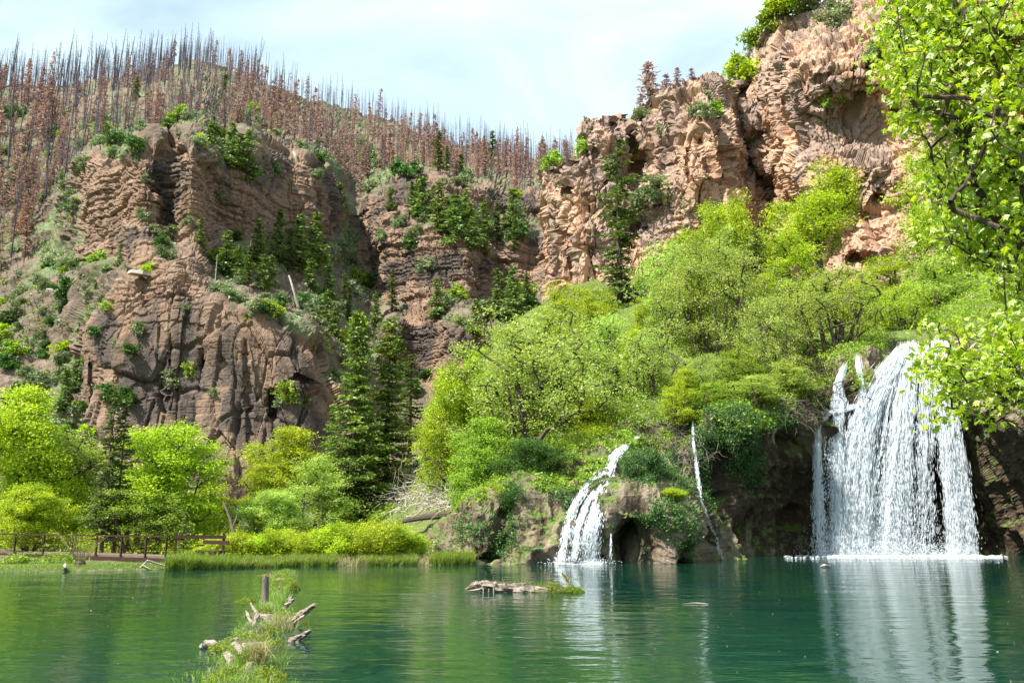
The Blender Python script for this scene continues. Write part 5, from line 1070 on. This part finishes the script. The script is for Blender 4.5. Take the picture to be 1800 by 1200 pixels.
mbp = None
for k in range(min(npl, 120)):
    mb = MB(); s0 = k*LBW/npl; boxm(mb, A0+ux*(s0+.066)+uy*.80+[0, 0, .30+.002*(k % 3)]-O_, (.132, 1.5, .038), az); mb.build('plank', M_timber, deck)
bench = empty('bench', A1+uy*1.1+ux*1.0+[0, 0, .16], 'dark timber bench with backboard at the end of the boardwalk', 'bench', rz=az)
for nm, c, s_ in (('seat', (0, 0, .36), (1.25, .38, .05)), ('backrest', (0, .2, .66), (1.3, .04, .14)), ('leg', (-.55, 0, .165), (.07, .34, .33)), ('leg', (.05, 0, .165), (.07, .34, .33)), ('leg', (.55, 0, .165), (.07, .34, .33)), ('armrest', (-.58, 0, .55), (.06, .38, .04))): mb = MB(); boxm(mb, c, s_); mb.build(nm, M_steel, bench)
stp = P(322, 992, 30.6); stp[2] = .02
step = empty('landing_step', stp, 'small low landing box at the water beside the boardwalk end', 'step', rz=az)
for nm, c, s_ in (('frame', (0, 0, .04), (1.1, .5, .16)), ('tread', (0, 0, .137), (1.16, .56, .03))): mb = MB(); boxm(mb, c, s_); mb.build(nm, M_steel, step)
fnc = empty('railing', P(330, 965, 32.6)*[1, 1, 0]+[0, 0, .2], 'short board fence running behind the bench into the shrubs', 'fence')
for z in (.80,): mb = MB(); boxm(mb, (0.3, .3, z), (2.0, .03, .12), -.02); mb.build('board', M_steel, fnc)
for x in (-.6, 1.2): mb = MB(); boxm(mb, (x, .35, .45), (.08, .06, 1.0)); mb.build('post', M_steel, fnc)
# shore details
def blades(cen, h, wd, seed, lean=.35, bendf=.3):
    rr = np.random.default_rng(seed); n = len(cen); a = rr.uniform(0, 2*PI, n); w = np.stack([np.cos(a), np.sin(a), 0*a], -1)*wd/2; l = rr.normal(0, lean, (n, 3)); l[:, 2] = 0; H_ = (h*rr.uniform(.5, 1.2, n)).reshape(-1, 1)
    m_ = cen+np.array([0, 0, .55])*H_+l*H_*.3; tp = cen+np.array([0, 0, 1])*H_*(1-bendf*np.linalg.norm(l, axis=1, keepdims=True))+l*H_
    V = np.stack([cen-w, cen+w, m_+w*.7, m_-w*.7, tp], 1).reshape(-1, 3); o = (np.arange(n)*5)[:, None]; return V, o+np.array([[0, 1, 2, 3]]), o+np.array([[3, 2, 4]]), rr.random(n)
def grass(cen, h, wd, seed, mat, name, parent=None, **kw):
    V, q, t3, rn = blades(np.asarray(cen), h, wd, seed, **kw); me = mesh_np(name, V, [t3, q], {'rnd': np.concatenate([rn, rn])}); o = link(name, me, [mat], parent); o['kind'] = 'stuff'; return o
rr = np.random.default_rng(12); px = rr.uniform(345, 832, 20000); D = 0
xs = (px-900)/F*32.2/(cp+.26*sp); rag = fbm(np.stack([xs*.9, 0*xs, 0*xs], -1), 4, 90); xs = xs[rag > -.32]; rag = rag[rag > -.32]; ys = shf(xs)+np.abs(rr.normal(0, .55, len(xs)))-.30-rag*.9; tag(grass(np.stack([xs, ys, np.maximum(gz(xs, ys), -.05)], -1), (.30+.45*np.clip(rag+.2, 0, 1)), .018, 13, M_grass, 'reeds'), 'pale green reeds and sedge lining the north shore', 'reeds')
px = rr.uniform(330, 830, 2600); xs = (px-900)/F*32/(cp+.26*sp); ys = shf(xs)-.1+np.abs(rr.normal(0, .35, len(xs))); tag(grass(np.stack([xs, ys, np.maximum(gz(xs, ys), -.05)], -1), .34, .016, 14, M_straw, 'dry_sedge', lean=.6), 'straw-coloured dead sedge mixed into the north shore reeds', 'reeds')
xs = rr.uniform(-22, -10, 9000); ys = shf(xs)+np.abs(rr.normal(0, 1.0, len(xs)))+.05; tag(grass(np.stack([xs, ys, gz(xs, ys)], -1), .10, .014, 15, M_grass, 'shore_grass'), 'short grass on the bank in front of the boardwalk', 'grass')
xs = rr.uniform(-26, -3, 8000); ys = np.maximum(shf(xs)+2.2, np.interp(xs, [A0[0], A1[0], A1[0]+1.5], [A0[1]+2.2, A1[1]+2.2, 33]))+rr.uniform(0, 14, len(xs)); mb = MB(); leaf_cloud(mb, np.stack([xs, ys, gz(xs, ys)+np.abs(rr.normal(0, .35, len(xs)))], -1), .22, 12, .10, 16, up=.4); tag(link('valley_undergrowth', mb.mesh('brush'), [M_leaf_y]), 'green brush and saplings filling the valley floor behind the shore', 'undergrowth', kind='stuff')
for px, n_, s_ in ((22,9,.5),(52,8,.4),(92,10,.6),(118,6,.4)):
    c = Wp(px, 990, .12); mb = MB(); cc = c+rr.normal(0, .16, (60, 3))*[1.6, 1, .8]+[0, 0, .12]; leaf_cloud(mb, cc, .08, 9, .085, px, up=.6); tag(mb.build('weed_leaves', M_leaf_m), 'low leafy weeds on the bank below the boardwalk beam', 'weeds', kind='stuff')
# yellow-stemmed willow clump on its dark stump
c = Wp(139, 998, .05); root = empty('willow_stump', c, 'dark stump sprouting a fan of yellow-green willow shoots in front of the boardwalk', 'shrub')
mb = MB(); tube(mb, [(0, 0, -.25), (0, 0, 0), (0, 0, .2), (0, 0, .26)], [.24, .24, .17, .1], 9, 2, .4); mb.build('stump', M_bark, root)
for k in range(34):
    a = rr.uniform(-PI, PI); o = np.array([math.cos(a), math.sin(a)*.7, 0]); L = rr.uniform(.55, 1.25); tl_ = rr.uniform(.25, .95); mb = MB(); b0 = np.array([0, 0, .15])+o*.1
    tube(mb, spline([b0, b0+o*L*tl_*.4+[0, 0, L*.5], b0+o*L*tl_*.9+[0, 0, L*.92]], 5), np.linspace(.011, .004, 5), 4, 0, 0); mb.build('shoot', mat_cache['shoot'] if 'mat_cache' in globals() else M_straw, root)
    if k < 16: mb = MB(); leaf_cloud(mb, np.array([b0+o*L*tl_*.85+[0, 0, L*.85]]), .09, 9, .06, k); mb.build('leaves', M_leaf_y, root)
# bleached driftwood
def polyln(name, pl, rd, mat, label, cat='driftwood', sides=7, n=12, extra=(), bump=.25, group=None):
    root = empty(name, pl[0], label, cat, group); O = np.asarray(pl[0], float); mb = MB(); tube(mb, spline(np.asarray(pl, float)-O, n), np.interp(np.linspace(0, 1, n), np.linspace(0, 1, len(rd)), rd), sides, len(label), bump); mb.build('trunk', mat, root)
    for e, rde in extra: mb = MB(); tube(mb, spline(np.asarray(e, float)-O, 6), np.linspace(rde, rde*.35, 6), 5, 3, bump); mb.build('branch', mat, root)
    return root
polyln('driftwood_branch', [Wp(244,1000,.0), P(258,987,29.6), P(260,985,29.6), P(283,992,29.9), P(308,998,30.0)], [.035,.03,.035,.03,.015], M_dead, 'bleached bent driftwood branch propped at the waterline by the boardwalk', extra=[([P(252,993,29.6), P(264,1000,29.5)], .02)])
polyln('driftwood_stump', [Wp(115,1004,-.1), P(114,997,28.7), P(115,991,28.8)], [.06,.07,.035], M_dead, 'short white stump standing in the shallows below the boardwalk')
polyln('driftwood_stick', [Wp(535,991,.03), Wp(560,987,.12), Wp(578,990,.05)], [.02,.025,.012], M_dead, 'thin dry sticks heaped at the edge of the reeds', extra=[([Wp(540,986,.05), Wp(575,989,.10)], .015), ([Wp(548,992,.04), Wp(566,985,.16)], .014)])
polyln('dead_tree', [P(415,968,36), P(408,925,36), P(400,900,36), P(392,882,36)], [.07,.06,.05,.03], M_barkg, 'leaning dead trunk with one fork in the shrubs beside the bare thicket', 'tree', extra=[([P(409,928,36), P(417,905,36), P(419,893,36)], .04)])
for px, n_ in ((410,1),(440,2),(385,3)):
    rd_ = np.random.default_rng(n_); S0, S1, R0, R1 = [], [], [], []; base = P(px, 955, 46); base[2] = 1.0
    for k in range(60):
        p = np.zeros(3); a = rd_.uniform(0, 6.28); d = norm(np.array([math.cos(a)*.45, math.sin(a)*.45, 1])); L = rd_.uniform(2.2, 4.2)
        for q in range(5): e = p+d*L/5; S0.append(p); S1.append(e); R0.append(.022*(1-q/5)+.004); R1.append(.022*(1-(q+1)/5)+.004); p = e; d = norm(d+rd_.normal(0, .16, 3))
        for q in range(7): b0 = S0[-rd_.integers(1, 5)]; S0.append(b0); S1.append(b0+norm(rd_.normal(size=3)+[0, 0, .8])*rd_.uniform(.3, .8)); R0.append(.007); R1.append(.003)
    V, F_ = frusta(S0, S1, R0, R1, 3); o = link('bare_shrub', mesh_np('bare_shrub', V, [F_]), [M_rustwood], loc=base); tag(o, 'leafless purple-brown shrub %s under the red cliff' % ['', 'in the gap between the green trees', 'close to the bright round tree', 'behind the small green tree'][n_], 'shrub')
# ------------------------------------------------------------------ floating logs
t = NT('weathered_log'); n_ = t.noise(3.5, t.mapping((1, 6, 6)), 6, .65); n2 = t.noise(22, t.mapping((.25, 1, 1)), 4)
M_log = t.out(t.pbr(t.mix(t.rng(t.math('ADD', n_, t.math('MULTIPLY', n2, .6)), .6, 1.0), (0.09, 0.065, 0.048), (0.40, 0.33, 0.27)), .92, t.bump(t.math('ADD', n_, n2), .9, .03)))
c0 = Wp(830, 1040, 0); D0 = c0[1]; pp = lambda px, z, dy=0: np.array([(px-900)/F*D0/(cp+.29*sp), D0+dy, z])
root = empty('floating_log', pp(900, 0), 'weathered half-sunk log with mossy end floating alone in mid pond', 'log'); O = np.asarray(root.location)
mb = MB(); tube(mb, spline([pp(818,.06,-.1)-O, pp(836,.17)-O, pp(850,.15)-O, pp(880,.10)-O, pp(910,.06)-O, pp(945,.0)-O, pp(1000,-.04)-O, pp(1028,-.05)-O], 40), np.interp(np.linspace(0, 1, 40), [0,.1,.2,.5,.8,1], [.02,.06,.10,.13,.13,.06]), 12, 5, .75); mb.build('trunk', M_log, root)
for a, b_, w_ in ((849,850,.022),(868,868,.022),(860,859,.014)): mb = MB(); tube(mb, [pp(a,.12,-.1)-O, pp(b_,.03,-.13)-O, pp(b_,-.15,-.13)-O], [w_, w_*.9, w_*.8], 6, 1, .3); mb.build('branch_stub', M_log, root)
mb = MB(); tube(mb, spline([pp(818,.03,-.15)-O, pp(838,.06,-.12)-O, pp(852,.12,-.05)-O], 6), [.01,.02,.03,.03,.03,.03], 5, 1, .3); mb.build('branch_stub', M_log, root)
rr = np.random.default_rng(31)
def mossy(name, c, s, n, parent, O, seed, hump=.16, mat=None):
    rd_ = np.random.default_rng(seed); a = rd_.uniform(0, 2*PI, n); q = np.sqrt(rd_.random(n)); p = np.stack([np.cos(a)*q*s[0], np.sin(a)*q*s[1], hump*(1-q**2)*(1+.4*rd_.normal(0, 1, n))*rd_.uniform(.85, 1, n)], -1)+np.asarray(c)-O; mb = MB(); leaf_cloud(mb, np.repeat(p, 2, 0), .03, 6, .022, seed, up=1); o = mb.build(name, mat or M_moss, parent); o['kind'] = 'stuff'
    m2 = MB(); nu, nv = 14, 5; vv = [[math.cos(i/nu*2*PI)*(1-j/nv)*s[0], math.sin(i/nu*2*PI)*(1-j/nv)*s[1], hump*(1-(1-j/nv)**2)*.9-.03] for j in range(nv) for i in range(nu)]; vv = np.array(vv)+rd_.normal(0, .012, (nu*nv, 3))+np.asarray(c)-O
    m2.add(vv, [[j*nu+i, j*nu+(i+1) % nu, (j+1)*nu+(i+1) % nu, (j+1)*nu+i] for j in range(nv-1) for i in range(nu)]); m2.add(vv, [[(nv-1)*nu+i for i in range(nu)]]); m2.build('mound', M_peat, parent, True)
t = NT('peat'); n_ = t.noise(12, detail=5); M_peat = t.out(t.pbr(t.mix(t.rng(n_, .4, .6), (0.09, 0.08, 0.03), (0.20, 0.21, 0.05)), .95, t.bump(n_, .9, .03)))
for px, rx, hm in ((975,.34,.14),(1005,.30,.10),(945,.20,.10)): mossy('moss', pp(px, .0), (rx, .17), 620, root, O, px, hm)
pg = np.array([pp(x_, z_, rr.normal(0, .05)) for x_, z_ in zip(rr.uniform(845, 960, 260), rr.uniform(.10, .18, 260))]); grass(pg-O, .14, .008, 44, M_grass, 'grass_tuft', root, lean=.5)
pg = np.array([pp(x_, .12, rr.normal(0, .05)) for x_ in rr.choice([862, 882, 912, 922], 60)+rr.normal(0, 3, 60)]); grass(pg-O, .30, .007, 45, M_straw, 'dry_grass_tuft', root, lean=.4)
sap = empty('sapling', pp(1003, .08), 'tiny yellow-leaved sapling growing on the mossy end of the mid pond log', 'sapling'); O2 = np.asarray(sap.location)
st_ = spline([pp(1003,.05)-O2, pp(1001,.18)-O2, pp(996,.30)-O2, pp(990,.40)-O2], 8); mb = MB(); tube(mb, st_, np.linspace(.008, .003, 8), 5); mb.build('stem', M_bark, sap)
mb = MB(); leaf_cloud(mb, st_[3:], .04, 14, .06, 46); mb.build('leaves', mat_leaf('leaf_gold', (.25, .24, .02), (.45, .42, .05)), sap)
# long sunken log with grass, stretching toward the viewer
pl = [(505,1006),(492,1015),(486,1035),(478,1058),(470,1080),(463,1100),(452,1122),(438,1150),(424,1180),(415,1215),(405,1260)]
ax = np.array([Wp(x, y, 0) for x, y in pl]); root = empty('sunken_log', ax[5], 'long grass-grown sunken log lying lengthwise across the near pond', 'log'); O = np.asarray(root.location)
axs = spline(ax, 90)
mb = MB(); tube(mb, axs-[0, 0, .215]-O, .23+.04*np.sin(np.arange(90)*.7), 14, 9, .35); mb.build('trunk', M_log, root)
rd_ = np.random.default_rng(51)
i_ = rd_.integers(0, 84, 9000); off = rd_.normal(0, .5, 9000)*np.where(i_ > 62, .55, .38); cc = axs[i_]+np.stack([off, rd_.normal(0, .08, 9000), 0*off], -1)-O; cc[:, 2] = .02-np.abs(off)*.12
pat = fbm(np.stack([i_*.13, off*2, 0*off], -1), 2, 88); keep = pat > -.15
grass(cc[keep], .13, .010, 52, M_grass, 'grass_tuft', root, lean=.45)
k2 = rd_.random(9000) < .12; grass(cc[k2], .17, .007, 53, M_straw, 'dry_grass_tuft', root, lean=.7)
for k in range(26):
    i = int(rd_.integers(2, 84)); w_ = rd_.uniform(.12, .34); c = axs[i]+[rd_.normal(0, .22), 0, -.02]; mossy('moss', c, (w_, w_*rd_.uniform(.8, 1.6)), int(260*w_/.2), root, O, 500+k, rd_.uniform(.05, .12), M_moss if k % 3 else M_leaf_s)
def wpl(px, py, z): return Wp(px, py, 0)*[1, 1, 0]+[0, 0, z]
# knobs of broken bleached wood along it
def rough_log(nm, a, e, r0, r1, seed, parent=root, O=O, mat=None):
    mb = MB(); a = np.asarray(a); e = np.asarray(e); tube(mb, spline([a-O, (a+e)/2-O+np.random.default_rng(seed).normal(0, .02, 3), e-O], 12), np.interp(np.linspace(0, 1, 12), [0, .8, 1], [r0*.7, (r0+r1)*.36, r1*.6]), 11, seed, .8); mb.build(nm, mat or M_log, parent)
for k, (x0, y0, z0, x1, y1, z1, r0, r1) in enumerate([(512,1092,.0,552,1102,.36,.085,.045),(515,1098,.0,549,1098,.30,.05,.03),(512,1122,-.02,545,1127,.16,.06,.03),(508,1128,-.02,530,1128,.10,.05,.03),(500,1070,.0,517,1071,.20,.06,.035),(506,1054,.0,514,1055,.12,.05,.03),(498,1072,.0,512,1062,.14,.05,.02),
    (445,1095,.0,432,1083,.10,.045,.02),(452,1078,.02,440,1068,.10,.04,.02),(442,1118,-.02,452,1090,.12,.07,.05),(425,1160,-.02,410,1140,.07,.09,.06),(408,1176,-.02,396,1156,.06,.08,.05),(400,1138,-.03,360,1134,.05,.07,.05),(362,1136,-.02,352,1140,.04,.06,.04),(430,1196,-.02,442,1176,.06,.10,.08),(405,1135,-.02,418,1132,.08,.06,.04)]):
    rough_log('broken_limb', wpl(x0, y0, z0), wpl(x1, y1, 0)+[0, 0, z1], r0, r1, 600+k)
for k in range(16):
    c = wpl(rd_.uniform(375, 420) if k < 9 else rd_.uniform(430, 520), rd_.uniform(1134, 1150) if k < 9 else rd_.uniform(1075, 1140), .0); mossy('moss', c, (.10, .09), 60, root, O, 700+k, .05)
post = empty('log_post', wpl(465, 1062, -.2), 'upright gray weathered post standing on the grass-grown sunken log', 'post'); Op = np.asarray(post.location)
mb = MB(); tube(mb, [(0, 0, 0), (0, 0, .2), (.005, 0, .45), (0, 0, .70), (.01, 0, .76)], [.085, .075, .066, .066, .05], 12, 3, .35); mb.build('shaft', M_barkg, post)
mb = MB(); rp_ = np.random.default_rng(4); cc = np.array([[.01, 0, .77]])+rp_.normal(0, .05, (90, 3))*[1.3, 1, .12]; V, q, t3, rn = blades(cc, .07, .01, 9, lean=1.4, bendf=.6); me = mesh_np('dry_cap', V, [t3, q], {'rnd': np.concatenate([rn, rn])}); o = link('dry_grass_cap', me, [M_straw], post); o['kind'] = 'stuff'
# dry grass tussock and a few leafless stalks
ts = empty('grass_tussock', wpl(450, 1172, .02), 'spiky half-dead grass tussock on the near end of the sunken log', 'grass'); rp_ = np.random.default_rng(6)
grass(rp_.normal(0, .05, (240, 3))*[1, 1, .2], .36, .012, 61, M_straw, 'dry_blades', ts, lean=.75); grass(rp_.normal(0, .06, (150, 3))*[1, 1, .2]-[.12, 0, 0], .30, .011, 62, M_grass, 'green_blades', ts, lean=.5)
mb = MB()
for k in range(26): a = rp_.uniform(0, 6.28); tube(mb, [(0, 0, .05), (math.cos(a)*.09, math.sin(a)*.09, .03), (math.cos(a)*.2, math.sin(a)*.2, -.06)], [.012, .01, .006], 4, 0, 0)
o = mb.build('roots', M_bark, ts); o['kind'] = 'stuff'
ts = empty('grass_tussock', wpl(495, 1108, .02), 'sparse straw stalks leaning beside the broken limbs of the sunken log', 'grass'); grass(rp_.normal(0, .12, (120, 3))*[1, 1, .1], .34, .010, 63, M_straw, 'dry_blades', ts, lean=.5)
mb = MB(); c = wpl(516, 1036, 0); root2 = empty('moss_clump', c, 'round yellow-green moss clump floating off the far end of the sunken log', 'moss'); mossy('moss', c, (.14, .10), 260, root2, np.asarray(root2.location), 801, .11)
# other sunken timber and flotsam
for k, (x0, y0, x1, y1, z, rr_, lb) in enumerate([(1180,1058,1455,1070,-.155,.10,'long dark waterlogged trunk lying just under the surface before the falls'),(1220,1048,1440,1052,-.20,.09,'second submerged trunk farther out toward the big falls'),(560,1190,700,1160,-.22,.12,'submerged brown trunk east of the sunken log'),(500,1160,610,1175,-.14,.09,'shorter submerged trunk touching the sunken log')]):
    a, e = Wp(x0, y0, z), Wp(x1, y1, z); polyln('submerged_log', [a, (a+e)/2, e], [rr_*.7, rr_, rr_*.6], M_bark, lb, 'log', n=16, sides=9)
polyln('floating_stick', [Wp(1200,1061,.01), Wp(1222,1059,.02), Wp(1245,1061,.01)], [.004,.009,.004], M_dead, 'pale stick floating beside the waterlogged trunk')
polyln('floating_stick', [P(1578,966,36.5), P(1592,973,36.2), Wp(1612,984,.0)], [.012,.014,.01], M_barkg, 'thin bare stick poking from the pond before the big waterfall')
polyln('driftwood_chunk', [Wp(1443,995,.02), Wp(1450,993,.07), Wp(1460,995,.01)], [.03,.05,.02], M_dead, 'small pale piece of driftwood floating before the big waterfall')
# fine bits of pollen and leaves floating
n_ = 150; px = rd_.uniform(0, 1800, n_); D = rd_.uniform(10, 33, n_)**1.0; x = (px-900)/F*D/(cp+.25*sp); c = np.stack([x, D, 0*x+.006], -1); V, F_ = drops(c, rd_.normal(size=(n_, 3))*[1, 1, .05], rd_.uniform(.01, .04, n_), rd_.uniform(.008, .02, n_)); tag(link('floating_debris', mesh_np('flotsam', V, [F_]), [M_dead]), 'pale specks of leaf litter floating on the pond', 'debris', kind='stuff')
# ------------------------------------------------------------------ maple leaning over the pond from the east bank
def Q(px, py, D): return P(px, py, D)
mroot = np.array([11.6, 14.6, float(gz(11.6, 14.6))])
mt = empty('maple_tree', mroot, 'big maple whose lobed yellow-green leaves hang over the falls from the east bank', 'tree'); O = mroot
bl = [(1665,50,15,120,60),(1600,110,15.5,60,60),(1700,150,15,120,60),(1790,50,14,110,90),(1640,215,15.5,70,36),(1720,280,15,90,50),(1800,210,14,90,90),(1630,120,14.5,70,60),(1620,30,15,80,50),
 (1690,345,16,70,36),(1780,370,15,80,60),(1740,440,16,60,40),(1670,400,16,50,30),(1790,480,15,50,50),(1910,100,14,130,140),(1930,350,14,130,160),(2020,220,14,140,200),(1850,-120,14.5,220,110),(1650,-90,15,140,70)]
lo_ = [(1668,578,15,44,14),(1700,640,14.5,80,42),(1770,600,14,60,50),(1625,655,15,26,22),(1690,695,14.5,46,26),(1650,735,14.8,16,10),(1780,680,14,55,46),(1730,730,14,26,12),(1850,620,13.5,90,70),(1680,660,14.6,34,24)]
an = []
ra = np.random.default_rng(70)
for px, py, D, rx, ry in bl+lo_:
    k = int(rx*ry/(78 if py > 560 else 80)); a = ra.uniform(0, 2*PI, k); q = np.sqrt(ra.random(k)); an.append(P(px+np.cos(a)*q*rx, py+np.sin(a)*q*ry, D+ra.normal(0, .9, k)*.8))
an = np.concatenate(an)-O
limbs = [[(0,0,-.3),(-.1,.1,1.5),(-.25,.2,3.2),(-.4,.3,5.0)]]
J1 = Q(1900,260,14.8)-O; J2 = Q(1850,560,14.3)-O
limbs += [[(-.4,.3,4.6), J1*.6+np.array([-.4,.3,4.6])*.4, J1, Q(1800,178,15)-O, Q(1762,168,15)-O, Q(1712,145,15.2)-O, Q(1668,142,15.3)-O],
 [J1, Q(1790,130,14.9)-O, Q(1740,105,14.9)-O, Q(1716,88,14.9)-O, Q(1700,68,15)-O, Q(1678,28,15)-O, Q(1682,-30,15)-O],
 [Q(1716,88,14.9)-O, Q(1690,62,15)-O, Q(1650,53,15.1)-O, Q(1610,55,15.2)-O],
 [(-.3,.2,3.8), Q(1880,420,14.6)-O, Q(1800,330,15)-O, Q(1740,300,15.2)-O, Q(1690,305,15.4)-O],
 [(-.2,.2,2.6), J2, Q(1790,600,14.2)-O, Q(1740,620,14.3)-O, Q(1690,640,14.6)-O, Q(1650,650,14.8)-O],
 [(-.4,.3,4.6), Q(1960,60,14.4)-O, Q(1900,-60,14.4)-O, Q(1820,-140,14.6)-O], [J2, Q(1810,650,14)-O, Q(1775,690,14)-O, Q(1735,725,14)-O]]
# the limbs are chained as extra stems of one skeleton
N, e, rad = skeleton(an, limbs, 71, .21, .12, .15)
rad = np.maximum(rad, .008)
mb = MB(); V, F_ = frusta(N[e[:, 0]], N[e[:, 1]], np.minimum(rad[e[:, 0]], rad[e[:, 1]]*1.3), rad[e[:, 1]], 6); mb.add(V, F_)
for L_, r0, r1 in zip(limbs, (.30, .17, .085, .045, .10, .09, .14, .05), (.19, .025, .02, .015, .02, .02, .05, .015)): tube(mb, spline(L_, 24), np.linspace(r0, r1, 24), 9, 7, .15)
mb.build('trunk', M_bark, mt)
mb = MB(); maple_leaves(mb, an, .15, 72, .20, 9); m_ids = N[e[ra.integers(0, len(e), 500), 1]]; maple_leaves(mb, m_ids[m_ids[:, 2] > 2.5], .12, 73, .25, 7); mb.build('crown', M_maple, mt)
mb = MB(); kk = an[ra.integers(0, len(an), 420)]; n_ = len(kk)*7; cc = np.repeat(kk, 7, 0)+ra.normal(0, .05, (n_, 3)); cc[:, 2] -= .08; V, F_ = drops(cc, np.array([0, 0, 1])+ra.normal(0, .25, (n_, 3)), ra.uniform(.06, .13, n_), ra.uniform(.006, .014, n_)); mb.add(V, F_); o = mb.build('seed_tassels', mat_leaf('tassel', (.30, .30, .14), (.50, .46, .26)), mt); o['kind'] = 'stuff'
